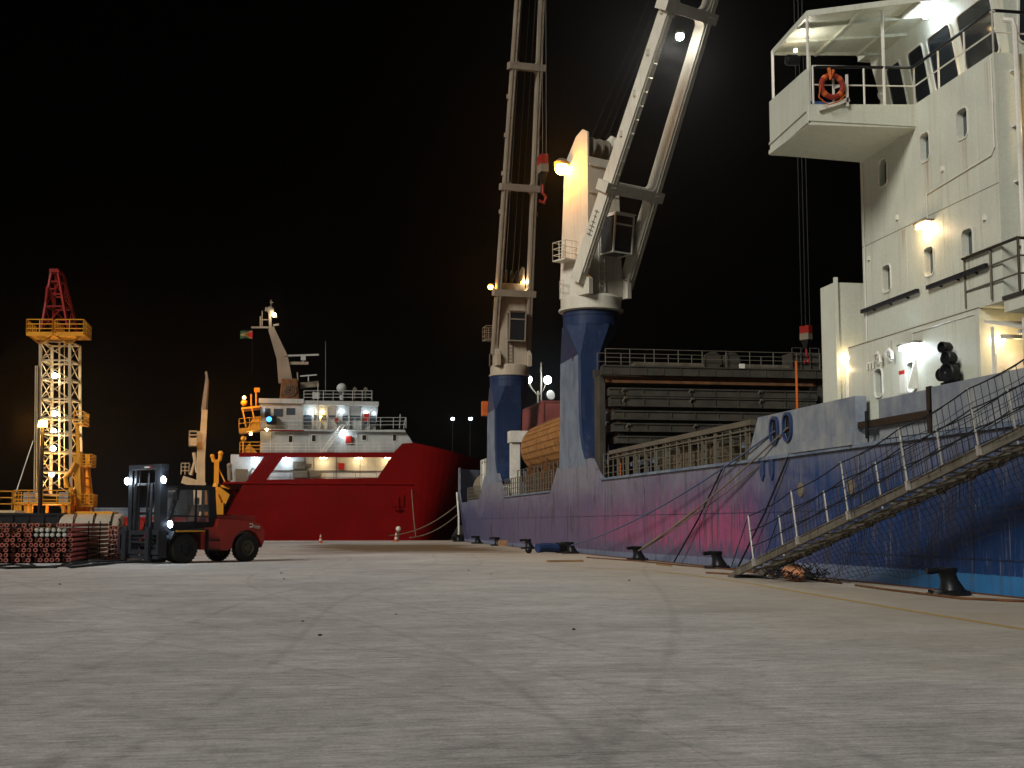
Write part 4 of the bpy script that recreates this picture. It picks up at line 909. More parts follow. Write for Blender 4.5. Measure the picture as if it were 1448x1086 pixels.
d_ = o.modifiers.new('lumps', 'DISPLACE'); tx = bpy.data.textures.new('lumps', 'CLOUDS'); tx.noise_scale = .25; d_.texture = tx; d_.strength = .12

# ================================================================== BOLLARDS, ROPES, LITTER ALONG THE QUAY
def make_bollard():
    t = thing('bollard', 'x', 'bollard', group='mooring bollards along the quay edge')
    m = MB(); m.lathe([(.5, 0), (.5, .05), (.46, .07), (.4, .07), (.36, .1), (.3, .12)], n=22)
    for k in range(8): a = k * math.pi / 4; m.lathe([(.04, .05), (.04, .11), (.02, .12)], (.44 * math.cos(a), .44 * math.sin(a), 0), n=6)
    m.build('base_plate', M['black'], t, local=True, smooth=True)
    m = MB(); secs = [(.1, .1, .3), (.07, .22, .25), (.02, .36, .2), (-.03, .48, .2), (-.05, .55, .25), (-.07, .6, .27), (-.08, .635, .24)]; n = 18
    m.v = [(cx + r * math.cos(2 * math.pi * i / n), r * math.sin(2 * math.pi * i / n), z) for cx, z, r in secs for i in range(n)]
    for j in range(len(secs) - 1):
        for i in range(n): m.f.append([j * n + i, j * n + (i + 1) % n, (j + 1) * n + (i + 1) % n, (j + 1) * n + i]); m.m.append(0)
    m.f.append([(len(secs) - 1) * n + i for i in range(n)]); m.m.append(0)
    m.build('post', M['black'], t, local=True, smooth=True)
    m = MB(); pts = [(-.1, 0, .57), (-.3, 0, .575), (-.46, 0, .55), (-.56, 0, .56)]; m.path(pts, .075, 10); m.build('horn', M['black'], t, local=True, smooth=True)
    return t
bl = [(15.2, 28.4, 'nearest black horned bollard below the dark blue stern hull'), (15.75, 46.5, 'black bollard half hidden behind the foot of the gangway'), (15.6, 57.0, 'black bollard holding the thick pale mooring rope'), (15.55, 70.6, 'black bollard holding the thin blue mooring rope'), (15.7, 84, 'far black bollard just beyond the dark bundle under the near crane'), (15.6, 96, 'far black bollard at the quay edge under the far crane'), (15.6, 106, 'far black bollard at the quay edge, last but one before the bow'), (15.6, 118, 'farthest black bollard by the pale tether at the bow')]
b0 = make_bollard()
for i, (x, y, lab) in enumerate(bl):
    o = b0 if i == 0 else copy_tree(b0); o.location = (x, y, 0); o.rotation_euler = (0, 0, R(random.uniform(-25, 25) if i else 4)); o['label'] = lab
def rope(name, pts, r, mat, label, cat='rope', knot=None):
    m = MB(); m.path(pts, r, 8)
    if knot:
        for k in knot:
            i = int(k * (len(pts) - 1)); p, q_ = Vector(pts[i]), Vector(pts[i + 1]); m.tube(p, q_, r * 1.7, 8)
    o = m.build(name, mat, at=tuple(pts[0]), smooth=True); return tag(o, label, cat)
rope('mooring_rope', sag((16.62, 42.75, 4.8), (15.55, 70.5, .45), .5, 22), .035, M['rope_blue'], 'thin blue mooring rope from the ship side to a far bollard')
rope('mooring_rope', sag((16.62, 41.55, 4.84), (15.6, 56.9, .42), .25, 20), .033, M['rope_pale'], 'thick pale mooring rope with a spliced end on a bollard', knot=(.55, .6, .65, .8, .85, .9))
rope('mooring_rope', sag((16.7, 43.4, 4.0), (16.2, 51, 1.9), .1, 8) + sag((16.2, 51, 1.9), (15.6, 57.1, .35), .05, 8)[1:], .022, M['rope_pale'], 'slim pale messenger line beside the thick mooring rope')
rope('hanging_strap', [(16.62, 48.0, 3.9), (16.5, 51, 1.8), (16.35, 53.9, .02)], .032, M['rope_dark'], 'dark strap hanging over the pink hull patch', 'strap')
rope('hanging_strap', [(16.62, 41.4, 3.98), (16.52, 43.6, 2.0), (16.35, 46.0, .02)], .034, M['rope_dark'], 'dark strap hanging beside the purple edge behind the gangway', 'strap')
rope('bow_tether', [(16.6, 126.5, 4.6), (16.2, 122, 2.2), (15.7, 118.2, .4)], .09, M['white_trim'], 'pale tether from the bow to the farthest bollard', 'tether')
rope('mooring_rope', sag((16.9, 127, 3.6), (9.9, 124.5, .5), .7, 16), .05, M['rope_pale'], 'upper slack bow rope crossing before the red hull')
rope('mooring_rope', sag((16.8, 126.5, 2.6), (11.8, 124.0, .3), .5, 16), .05, M['rope_pale'], 'lower slack bow rope crossing before the red hull')
rope('mooring_rope', sag((13.3, 138.0, 5.2), (12.4, 124.2, .4), .4, 14), .045, M['rope_pale'], 'hanging line from the red hull down to the quay end')
rope('quay_rope', [on_g(*p) + (.03,) for p in ((1210, 829), (1260, 836), (1310, 842), (1360, 848), (1448, 852), (1520, 860))], .03, M['rust'], 'rusty brown rope lying on the quay before the nearest bollard')
rope('quay_rope', [on_g(*p) + (.028,) for p in ((830, 789), (900, 794), (960, 800), (1030, 806), (1100, 815), (1190, 826))], .028, M['rust'], 'long rusty rope lying along the quay edge')
rope('ground_hose', [on_g(*p) + (.05,) for p in ((-40, 801), (10, 805), (60, 804), (95, 801), (125, 797), (122, 795.5), (100, 796.5), (88, 800), (100, 804), (140, 800), (175, 796), (200, 794))], .045, M['rubber'], 'black hose looped on the ground before the pipe stack', 'hose')
rope('ground_hose', [on_g(*p) + (.05,) for p in ((-30, 803), (20, 800), (50, 803), (42, 798.5), (52, 803.5), (80, 804))], .04, M['rubber'], 'short kinked black hose left of the looped hose', 'hose')
# rolled tarp, planks, wedges, cones
t = thing('rolled_tarp', 'dark blue and black rolled tarp bundle lying near the quay edge', 'bundle', (14.6, 72, 0))
m = MB(); m.path([(13.9, 71.6, .28), (14.3, 71.8, .32), (14.8, 72.1, .3), (15.3, 72.2, .27)], .26, 10); m.build('roll', M['blue_dark'], t, smooth=True)
m = MB(); m.path([(15.1, 72.1, .3), (15.5, 72.3, .26), (15.9, 72.4, .3)], .3, 10); m.ball((13.4, 71.6, .18), .2, 10, 6); m.build('end', M['black'], t, smooth=True)
def plank(p, q_, w_, h_2, mat, label, name='timber_plank', cat='plank', z=0):
    m = MB(); a, b = Vector((*p, z + h_2 / 2 + .004)), Vector((*q_, z + h_2 / 2 + .004)); m.beam(a, b, w_, h_2); o = m.build(name, mat, at=(a.x, a.y, 0)); o.location.z = 0
    return tag(o, label, cat)
plank(on_g(774, 795), on_g(824, 794.5), .22, .08, M['wood'], 'brown timber plank lying alone on the quay')
plank(on_g(948, 801), on_g(930, 799), .12, .05, M['wood'], 'small wood scrap by the bollard with the pale rope')
plank(on_g(1000, 811), on_g(1036, 813), .14, .05, M['rust'], 'flat rusty bar left of the gangway foot', 'rusty_bar', 'bar')
for (px, py), lab in zip(((730, 772), (797, 781)), ('pale wooden block at the hull between two far bollards', 'pale wooden block at the hull behind the blue rope bollard')):
    x, y = on_g(px, py); m = MB(); m.box(-.3, .3, -.3, .3, 0, .42); m.box(-.36, .36, -.1, .1, .08, .3); o = m.build('wooden_block', M['wood'], local=True); o.location = (min(x, 15.9), y, 0); tag(o, lab, 'wood block')
for i in range(14):
    x, y = random.uniform(-6, 11), random.uniform(11, 46)
    m = MB(); a = random.random() * 3.1; L = random.uniform(.015, .035); m.beam((-L * math.cos(a), -L * math.sin(a), .012), (L * math.cos(a), L * math.sin(a), .014), random.uniform(.02, .05), .022)
    o = m.build('debris_chip', M['black'] if i % 3 else M['wood'], local=True); o.location = (x, y, 0)
    tag(o, ('small dark chip of debris' if i % 3 else 'small pale wood splinter') + ' lying loose on the open concrete', 'debris', 'dark debris chips' if i % 3 else 'wood splinters')
def make_cone():
    t = thing('traffic_cone', 'x', 'traffic cone', group='cones at the quay end')
    m = MB(); m.box(-.2, .2, -.2, .2, 0, .04); m.lathe([(.15, .04), (.13, .2)], n=16); m.lathe([(.1, .36), (.075, .52)], n=16); m.lathe([(.05, .66), (.025, .8)], n=16); m.build('cone_body', M['orange'], t, local=True, smooth=True)
    m = MB(); m.lathe([(.13, .2), (.1, .36)], n=16); m.lathe([(.075, .52), (.05, .66)], n=16); m.build('cone_band', M['cone_white'], t, local=True, smooth=True)
    return t
c0 = make_cone(); c0.location = (3.15, 112, 0); c0['label'] = 'orange cone left of the other, before the middle of the red hull'
c1 = copy_tree(c0); c1.location = (10.1, 119, 0); c1.scale = (1.15,) * 3; c1['label'] = 'orange and white cone right of the other, beside a round lamp post'
t = thing('quay_lamp_post', 'short post with a round head beside the right hand cone', 'post', (10.35, 119.6, 0))
m = MB(); m.tube((0, 0, 0), (0, 0, 1.0), .06, 8); m.build('post', M['rail_grey'], t, local=True); m = MB(); m.ball((0, 0, 1.15), .24, 12, 8); m.build('head', M['white_trim'], t, local=True, smooth=True)

# ================================================================== FORKLIFT
ft = thing('forklift', 'large red forklift with dark mast and bright headlamps parked on the quay', 'forklift', (-4.72, 56.95, 0), R(218.1))
SHIFT = {'cab': (.5, 1), 'cab_glass': (.5, 1), 'seat': (.5, 1), 'steering_wheel': (.5, 1), 'wing_mirror': (.5, 1), 'mast': (.25, 1.08), 'badge': (.25, 1.08), 'lift_chain': (.25, 1.08), 'carriage': (.25, 1.08), 'fork': (.25, 1.08)}
def fm(mb, name, mat, parent=ft, smooth=False, bevel=0):
    dx, sy = SHIFT.get(name, (0, 1)); mb.v = [(p[0] + dx, p[1] * sy, p[2]) for p in mb.v]
    return mb.build(name, mat, parent, local=True, smooth=smooth, bevel=bevel)
def wheel(x, y, r, wd):
    m = MB(); s = wd / 2
    m.lathe([(r * .56, -s), (r * .8, -s * 1.02), (r * .95, -s * .9), (r, -s * .6), (r, s * .6), (r * .95, s * .9), (r * .8, s * 1.02), (r * .56, s)], (x, y, r), (0, 1, 0), 32, caps=False)
    for k in range(26):
        a = 2 * math.pi * k / 26; c = Vector((x + r * math.cos(a), y, r + r * math.sin(a))); m.beam(c + Vector((0, -s * .8, 0)), c + Vector((0, s * .8, 0)), .05, .03, (math.cos(a), 0, math.sin(a)))
    wo = fm(m, 'wheel', M['rubber'], smooth=True)
    m = MB(); m.lathe([(r * .57, -s * .85), (r * .5, -s * .9), (r * .46, -s * .4), (.15, -s * .35), (.13, -s * .6), (.02, -s * .62)], (x, y, r), (0, 1, 0), 24, caps=False); m.lathe([(r * .57, s * .85), (r * .5, s * .9), (r * .46, s * .4), (.15, s * .35), (.13, s * .6), (.02, s * .62)], (x, y, r), (0, 1, 0), 24, caps=False)
    for k in range(8): a = k * math.pi / 4; m.tube((x + .24 * math.cos(a), y + s * .33, r + .24 * math.sin(a)), (x + .24 * math.cos(a), y + s * .5, r + .24 * math.sin(a)), .03, 6)
    fm(m, 'rim', M['rail_grey'] if x < -1 else M['mast_steel'], wo, smooth=True)
for y in (1.08, .68, -.68, -1.08): wheel(0, y, .62, .36)
for y in (1.0, -1.0): wheel(-3.2, y, .6, .42)
arch = [(-3.2 + .76 * math.cos(R(a)), .6 + .76 * math.sin(R(a))) for a in range(-10, 191, 15)]
prof = [(-1.0, .5), (-2.95, .46)] + arch + []
side_pts = [(-.85, .55), (-2.2, .5)] + [(-3.2 + .78 * math.cos(R(a)), .6 + .78 * math.sin(R(a))) for a in range(0, 181, 15)] + [(-4.0, .62), (-4.12, .9), (-4.12, 1.35), (-3.9, 1.62), (-3.3, 1.74), (-1.7, 1.84), (-1.6, 1.5), (-.85, 1.42)]
m = MB(); m.prism([(x, -1.12, z) for x, z in side_pts], (0, 2.24, 0)); fm(m, 'body', M['truck_red'], bevel=.05)
m = MB(); m.box(-3.9, -1.7, -.75, .75, 1.7, 1.98); m.box(-3.6, -2.7, -.5, .5, 1.98, 2.03); fm(m, 'hood', M['truck_red'], bevel=.06)
m = MB(); m.box(-2.3, -1.75, 1.115, 1.135, .62, 1.36); fm(m, 'side_door', M['truck_red'], bevel=.02)
m = MB(); m.box(-1.7, -1.1, 1.1, 1.3, .5, .56); m.box(-1.7, -1.1, 1.1, 1.3, .9, .96); m.box(-1.12, -1.06, 1.1, 1.28, .45, 1.4); fm(m, 'step', M['black'])
m = MB(); m.box(-.9, .7, -.5, .5, .45, 1.3); fm(m, 'chassis', M['black'])
m = MB(); m.box(-4.16, -3.85, -.5, .5, .3, .6); fm(m, 'tow_block', M['black'])
m = MB()
for s in (-1, 1): m.prism([(.75, s * .95, 1.0), (.6, s * .95, 1.32), (-.9, s * .95, 1.45), (-.9, s * .95, 1.37), (.5, s * .95, 1.24), (.68, s * .95, .96)], (0, s * .36, 0))
m.box(-.95, .75, -.95, .95, 1.28, 1.4); fm(m, 'fender', M['mast_steel'], bevel=.015)
m = MB(); m.box(-.9, .5, 1.29, 1.32, 1.3, 1.36); fm(m, 'trim_strip', M['far_yellow'])
m = MB()
for s in (-1, 1):
    y = s * .82
    m.beam((.15, y, 1.4), (-.42, y, 3.1), .1, .12); m.beam((-2.15, y, 1.4), (-2.0, y, 3.1), .16, .34); m.beam((-1.25, y, 1.4), (-1.25, y, 3.1), .06, .08)
    m.beam((-.42, y, 3.1), (-2.1, y, 3.1), .1, .12); m.beam((.15, y, 1.55), (-2.15, y, 1.55), .06, .32); m.beam((.05, y, 1.95), (-2.15, y, 1.95), .05, .05)
m.box(-2.2, -.3, -.86, .86, 3.1, 3.2); m.box(-2.1, -.6, -.7, .7, 3.2, 3.26)
m.beam((-2.15, -.8, 1.4), (-2.05, -.8, 3.1), .1, .1); m.beam((-2.1, -.8, 2.3), (-2.1, .8, 2.3), .08, .3); fm(m, 'cab', M['mast_steel'], bevel=.012)
mg, tg, bgn = new_mat('clear_cab_glass'); bgn.inputs['Base Color'].default_value = (.8, .85, .88, 1); bgn.inputs['Roughness'].default_value = .05; bgn.inputs['Alpha'].default_value = .16; bgn.inputs['Specular IOR Level'].default_value = .7
M['clear'] = mg
m = MB(); m.add([(.0, .835, 1.72), (-2.05, .835, 1.72), (-1.98, .835, 3.04), (-.4, .835, 3.04)], [(0, 1, 2, 3)]); m.add([(.08, -.78, 1.72), (.08, .78, 1.72), (-.36, .78, 3.04), (-.36, -.78, 3.04)], [(0, 1, 2, 3)]); fm(m, 'cab_glass', M['clear'])
m = MB(); m.box(-1.75, -1.1, -.3, .3, 1.5, 1.75); m.hexa([(-1.75, -.28, 1.7), (-1.55, -.28, 1.7), (-1.55, .28, 1.7), (-1.75, .28, 1.7), (-1.9, -.24, 2.4), (-1.78, -.24, 2.4), (-1.78, .24, 2.4), (-1.9, .24, 2.4)]); m.box(-1.92, -1.8, -.14, .14, 2.45, 2.75)
M['seat'] = paint('brown_seat_cloth', (0.1, 0.06, 0.05), rough=.8, streak=0)
fm(m, 'seat', M['seat'], bevel=.05)
m = MB(); m.tube((-.35, 0, 1.4), (-.65, 0, 2.1), .05, 8); ctr = Vector((-.67, 0, 2.13)); ax = Vector((-.39, 0, .92)).normalized(); u1 = ax.orthogonal().normalized(); u2 = ax.cross(u1)
m.path([ctr + (u1 * math.cos(a) + u2 * math.sin(a)) * .2 for a in [2 * math.pi * i / 18 for i in range(19)]], .02, 6); m.tube(ctr - u1 * .2, ctr + u1 * .2, .018, 5); m.tube(ctr - u2 * .2, ctr + u2 * .2, .018, 5)
for y in (.35, .45, .55): m.tube((-.3, y, 1.4), (-.38, y, 1.95), .018, 5); m.ball((-.38, y, 1.97), .035, 8, 5)
fm(m, 'steering_wheel', M['black'])
m = MB()
for s in (-1, 1):
    m.box(.62, .98, s * .98 - .13, s * .98 + .13, .25, 3.98); m.box(.72, .92, s * .72 - .1, s * .72 + .1, .28, 3.86)
    m.tube((1.02, s * .55, .4), (1.02, s * .55, 3.3), .06, 10)
m.box(.6, .98, -1.12, 1.12, 3.86, 4.08); m.box(.66, .9, -.9, .9, 3.2, 3.32); m.box(.6, .7, -.9, .9, 2.0, 2.12); m.box(.6, .7, -.9, .9, .7, .9)
fm(m, 'mast', M['mast_steel'], bevel=.015)
m = MB(); m.box(.985, 1.0, .0, .32, 3.93, 3.99); m2 = fm(m, 'badge', M['white_trim']); m = MB(); m.box(.985, 1.0, .34, .44, 3.92, 4.0); fm(m, 'badge', M['red'])
m = MB()
for s in (-1, 1): m.beam((1.0, s * .3, .7), (1.0, s * .3, 3.7), .05, .03); m.path([(1.05, s * .42, 3.7), (1.1, s * .42, 2.6), (1.18, s * .46, 1.7), (1.1, s * .5, 1.2)], .025, 6)
fm(m, 'lift_chain', M['black'])
m = MB(); m.box(1.04, 1.2, -1.35, 1.35, .38, .58); m.box(1.04, 1.2, -1.35, 1.35, 1.18, 1.36)
for y in (-1.32, -.55, .55, 1.32): m.box(1.04, 1.22, y - .07, y + .07, .38, 1.36)
m.tube((1.14, -1.0, .88), (1.14, 1.0, .88), .05, 8); m.tube((1.14, -1.0, 1.05), (1.14, 1.0, 1.05), .035, 8); m.tube((1.1, 1.0, .65), (.4, .9, 1.1), .1, 10)
m.box(1.02, 1.14, -1.3, 1.3, .2, .34); fm(m, 'carriage', M['mast_steel'], bevel=.012)
for y in (-.8, .8):
    m = MB(); m.prism([(1.22, y - .13, 1.5), (1.36, y - .13, 1.5), (1.36, y - .13, .16), (3.7, y - .13, .1), (3.7, y - .13, .06), (1.22, y - .13, .06)], (0, .26, 0)); fm(m, 'fork', M['mast_steel'], bevel=.01)
for (x, y, z, e) in ((1.15, -1.36, 3.42, 90), (1.15, 1.36, 3.42, 70), (.62, 1.12, 1.62, 60)):
    m = MB(); m.lathe([(.05, -.12), (.13, -.05), (.15, .04), (.15, .06)], (x, y, z), (1, .15, -.1), 14); m.tube((x - .1, y, z), (x - .2, y * .86, z - .05), .03, 6); hl = fm(m, 'headlamp', M['black'], smooth=True)
    m = MB(); m.lathe([(.15, .061), (.13, .09), (.02, .1)], (x, y, z), (1, .15, -.1), 14); fm(m, 'lens', M['lamp_cold'], hl, smooth=True)
    l = bpy.data.lights.new('lamp_light', 'POINT'); l.energy = e; l.color = COLD; l.shadow_soft_size = .12; lo = bpy.data.objects.new('lamp_light', l); COL.objects.link(lo); lo.parent = ft; lo.location = (x + .25, y + .05, z)
m = MB()
arc = [(-3.38 + .1 * math.cos(R(a)), 1.145, 1.56 + .075 * math.sin(R(a))) for a in range(50, 320, 20)]
m.path([(x, 1.145, z) for x, _, z in arc], .022, 6)
fm(m, 'emblem', M['white_trim'])
m = MB()
for k in range(5): m.tube((-3.55 - k * .07, 1.135, 1.5 - .012 * k), (-3.57 - k * .07, 1.135, 1.57 - .014 * k), .016, 5)
m.tube((-3.52, 1.135, 1.47), (-3.84, 1.135, 1.42), .013, 5); fm(m, 'script_mark', M['white_trim'])
m = MB(); m.tube((-2.05, .6, 3.2), (-2.05, .6, 3.35), .06, 8); m.tube((-2.3, -.9, 1.8), (-2.3, -.9, 3.3), .07, 8); fm(m, 'exhaust', M['black'])
m = MB(); m.path([(-.3, .85, 2.9), (-.1, 1.1, 2.9), (-.05, 1.15, 2.8)], .02, 5); m.box(-.1, -.02, 1.0, 1.28, 2.6, 2.9); fm(m, 'wing_mirror', M['black'])

# ================================================================== PIPE STACKS
def pipe_mesh(name, body, end, L, r=.088, cap=False):
    m = MB(); n = 12
    m.mat(0).lathe([(r * .86, .14), (r * .86, L)], (0, 0, 0), (0, 1, 0), n)
    if cap: m.mat(1).lathe([(r, .16), (r, 0), (r * .7, -.03), (.01, -.035)], (0, 0, 0), (0, 1, 0), n)
    else:
        m.mat(1).lathe([(r * .86, .16), (r, .14), (r, 0), (r * .55, 0)], (0, 0, 0), (0, 1, 0), n, caps=False)
        m.mat(2).lathe([(r * .56, 0), (r * .5, .13), (.005, .135)], (0, 0, 0), (0, 1, 0), n, caps=False)  # closed black cup paints the dark inside of the hollow end
    return m.build(name, [M[body], M[end], M['black']], local=True, smooth=True)
protos = {'dark': pipe_mesh('steel_pipe', 'pipe_dark', 'pipe_ring', 11.8), 'red': pipe_mesh('steel_pipe', 'pipe_body', 'pipe_ring', 11.8), 'cap': pipe_mesh('steel_pipe', 'pipe_dark', 'pipe_cap', 11.8, cap=True), 'short': pipe_mesh('steel_pipe', 'pipe_dark', 'pipe_ring', 6.0, .1)}
lab = {'dark': ('dark steel pipe with a reddish threaded end, in the wide stack left of the forklift', 'pipe ends in the wide stack'),
       'red': ('red primed pipe on the right flank of the wide stack, seen along its length', 'red pipes on the stack flank'),
       'cap': ('pipe with a white end cap near the right end of the wide stack', 'white capped pipes'),
       'short': ('reddish pipe end in the small stack between the wide stack and the forklift', 'pipes in the small stack')}
used = set()
def put_pipe(kind, x, y, z):
    o = protos[kind]
    if kind in used: o = o.copy(); COL.objects.link(o)
    used.add(kind); o.location = (x, y, z); o.rotation_euler = (0, R(random.uniform(0, 360)), 0); tag(o, lab[kind][0], 'pipe', lab[kind][1])
for row in range(8):
    for c_ in range(18):
        x = -8.72 - c_ * .226; z = .14 + row * .205
        kind = 'red' if c_ == 0 else ('cap' if row in (5, 6) and 1 <= c_ <= 6 else 'dark')
        if row == 7 and random.random() < .12: continue
        put_pipe(kind, x + random.uniform(-.03, .03), 57.2 + random.uniform(-.25, .25) * (kind == 'dark'), z)
    for yy in (59, 63, 67.5):
        m = MB(); m.box(-12.8, -8.6, yy - .06, yy + .06, .02 + row * .205 + .002, .14 + row * .205 - .086 + (.0 if row else 0))
        if row == 0: o = m.build('timber_bearer', M['wood'], at=(-10.7, yy, 0)); tag(o, 'timber bearer on the ground under the wide pipe stack', 'timber', 'bearers under the wide pipe stack')
for row in range(7):
    for c_ in range(3):
        if row == 6 and c_ == 0: continue
        put_pipe('short', -7.15 - c_ * .25 + random.uniform(-.05, .05), 61.5 + random.uniform(-.2, .2), .16 + row * .215)
m = MB(); m.box(-7.9, -6.9, 62.3, 62.5, 0, .06); m.box(-7.9, -6.9, 66.3, 66.5, 0, .06); tag(m.build('timber_bearer', M['wood'], at=(-7.4, 64, 0)), 'pair of timber bearers under the small pipe stack', 'timber')
rk = thing('pipe_rack', 'black rack of upright stakes holding the wide pipe stack', 'rack', (-10.6, 63, 0))
for x in (-8.45, -12.85):
    for yy in (60.5, 64.2, 67.6): m = MB(); m.tube((x, yy, 0), (x, yy, 1.75), .03, 6); m.build('stake', M['black'], rk)

# ================================================================== YARD BEHIND THE PIPES
t = thing('steel_skip', 'long blackish steel skip behind the wide pipe stack', 'skip', (-14, 75, 0))
m = MB(); m.hexa([(-18.6, 74, .15), (-11.7, 74, .15), (-11.7, 76.4, .15), (-18.6, 76.4, .15), (-18.8, 73.8, 2.15), (-11.5, 73.8, 2.15), (-11.5, 76.6, 2.15), (-18.8, 76.6, 2.15)]); m.build('body', M['mast_steel'], t)
m = MB(); m.box(-18.9, -11.4, 73.72, 73.86, 2.08, 2.2)
for k in range(9): m.box(-18.2 + k * .78, -18.1 + k * .78, 73.76, 73.9, .2, 2.1)
for x in (-17.5, -12.8): m.box(x, x + .3, 74, 76.4, 0, .15)
m.build('rib', M['mast_steel'], t)
M['tarp'] = paint('pale_tarp', (0.5, 0.44, 0.34), (0.36, 0.31, 0.24), 0.8, streak=0.2)
t = thing('covered_bundle', 'pale tarp covered bundle lying behind the right end of the pipe stack', 'bundle', (-9.4, 72.5, 0))
m = MB(); m.prism([(-11.6, 71.8, 0), (-11.6, 71.6, 1.5), (-11.5, 71.9, 1.95), (-11.4, 72.5, 2.12), (-11.5, 73.1, 1.95), (-11.6, 73.3, 0)], (3.1, 0, .03)); m.build('tarp', M['tarp'], t, bevel=.12)
m = MB()
for x in (-10.8, -9.8, -8.9): m.path([(x, 71.55, .1), (x, 71.55, 1.5), (x, 71.85, 2.0), (x, 72.5, 2.18), (x, 73.1, 2.0)], .03, 5)
m.path([(-8.5, 71.7, 1.9), (-8.3, 71.6, 1.4), (-8.35, 71.6, .5)], .05, 6); m.build('strap', M['black'], t)
container((-13.0, 111, 0), 6.1, 2.44, 2.9, M['grey_blue'], 'blue grey container far behind the forklift mast', along_y=False)
t = thing('steel_skip', 'low red steel skip far behind the small pipe stack', 'skip', (-9.2, 86, 0))
m = MB(); m.hexa([(-11, 85.2, .1), (-7.4, 85.2, .1), (-7.4, 87, .1), (-11, 87, .1), (-11.3, 85, 2.0), (-7.1, 85, 2.0), (-7.1, 87.2, 2.0), (-11.3, 87.2, 2.0)]); m.build('body', M['rig_red'], t)
m = MB(); m.box(-11.35, -7.05, 84.93, 85.05, 1.92, 2.06)
for k in range(5): m.box(-10.7 + k * .8, -10.6 + k * .8, 84.98, 85.15, .1, 1.95)
m.box(-10.6, -10.3, 85.2, 87, 0, .1); m.box(-8.1, -7.8, 85.2, 87, 0, .1); m.build('rib', M['rig_red'], t)
t = thing('tank_skid', 'cream tank skid with a railing on top at the left edge of the yard', 'tank', (-20, 92, 0))
m = MB(); m.box(-24, -17.6, 91, 94, .3, 2.35); m.box(-24.2, -17.4, 90.8, 94.2, 2.35, 2.5); m.box(-24, -17.6, 91.2, 91.6, 0, .3); m.box(-24, -17.6, 93.4, 93.8, 0, .3); m.build('tank', M['rig_white'], t)
m = MB(); railing(m, [(-24, 90.9, 2.5), (-17.6, 90.9, 2.5), (-17.6, 94, 2.5)], 1.25, 3, .035, 1.0); m.build('railing', M['far_yellow'], t)
# lamp pole before the rig
x0, z0 = on_y(61, 599, 80)
t = thing('lamp_pole', 'dark lamp pole with a blazing orange lamp in front of the drilling rig', 'lamp pole', (x0, 80, 0))
m = MB(); m.lathe([(.3, 0), (.3, .1), (.14, .2), (.1, z0 - .2)], n=10); m.build('pole', M['black'], t, local=True, smooth=True)
m = MB(); m.hexa([(-.3, -.18, z0 - .22), (.3, -.18, z0 - .22), (.3, .18, z0 - .22), (-.3, .18, z0 - .22), (-.25, -.05, z0 + .2), (.25, -.05, z0 + .2), (.25, .18, z0 + .2), (-.25, .18, z0 + .2)]); m.build('lamp_housing', M['rail_grey'], t, local=True)
m = MB(); m.hexa([(-.26, -.19, z0 - .2), (.26, -.19, z0 - .2), (.26, -.2, z0 - .2), (-.26, -.2, z0 - .2), (-.22, -.065, z0 + .16), (.22, -.065, z0 + .16), (.22, -.075, z0 + .16), (-.22, -.075, z0 + .16)]); m.ball((0, -.2, z0), .2, 10, 6); m.build('lamp', M['lamp_sodium'], t, local=True)
light('POINT', (x0, 79.3, z0), 1300, SODIUM, t, .2)

# ================================================================== DRILLING RIG
RY = 100
rig = thing('drilling_rig', 'tall lattice drilling rig with red crown, lit cream mast and yellow base frames', 'drilling rig', (on_y(85, 730, RY)[0], RY, 0))
def rp(px, py, dy=0): x, z = on_y(px, py, RY); return Vector((x, RY + dy, z))
def rpart(m, name, mat, **k): return m.build(name, M[mat], rig, **k)
m = MB()
ys = [486, 512, 538, 566, 592, 614, 640, 668, 700]
def leg(q, py):                                             # four corner legs, slightly splayed below
    sp = max(0, (py - 560) / 140.0)
    px = {'fl': 61 - 4 * sp, 'fr': 102 + 2 * sp, 'bl': 69 - 2 * sp, 'br': 109 + 3 * sp}[q]; return rp(px, py, -1.1 if q[0] == 'f' else 1.4)
for q in ('fl', 'fr', 'bl', 'br'):
    for a, b in zip(ys, ys[1:]): m.beam(leg(q, a), leg(q, b), .2, .2)
for i, a in enumerate(ys):
    for p, q in (('fl', 'fr'), ('bl', 'br'), ('fl', 'bl'), ('fr', 'br')): m.beam(leg(p, a), leg(q, a), .1, .12)
    if i + 1 < len(ys):
        b = ys[i + 1]
        for p, q in (('fl', 'fr'), ('fr', 'br'), ('fl', 'bl')): m.tube(leg(p, a), leg(q, b), .038, 5); m.tube(leg(q, a), leg(p, b), .038, 5)
m.tube(rp(55, 520, -1.3), rp(53, 700, -1.3), .05, 5); m.tube(rp(57.5, 520, -1.3), rp(56, 700, -1.3), .05, 5)
for k in range(24): y_ = 522 + k * 7.4; m.tube(rp(55, y_, -1.3), rp(57.4, y_, -1.3), .025, 4)
m.tube(rp(84, 480), rp(84, 690), .07, 6); m.tube(rp(90, 480, .3), rp(90, 690, .3), .04, 5)
rpart(m, 'mast', 'rig_white')
m = MB()
for (a, b) in ((44, 80), (84, 123)):
    p = [rp(a, 476, -1.8), rp(b, 476, -1.8), rp(b, 476, 2.0), rp(a, 476, 2.0)]; m.prism(p, (0, 0, .1)); m.beam(p[0] - Vector((0, 0, .1)), p[1] - Vector((0, 0, .1)), .08, .2); railing(m, [p[3], p[0], p[1], p[2]], 1.0, 3, .04, .8)
    m.beam(p[1], leg('fr', 490), .1, .1); m.beam(p[0], leg('fl', 490), .1, .1)
rpart(m, 'crown_platform', 'far_yellow')
m = MB()
bs = [rp(63, 468, -1.2), rp(100, 468, -1.2), rp(107, 468, 1.2), rp(70, 468, 1.2)]; tp = [rp(74, 388, -.5), rp(84, 388, -.5), rp(88, 387, .5), rp(78, 387, .5)]
for a, b in zip(bs, tp): m.beam(a, b, .16, .16)
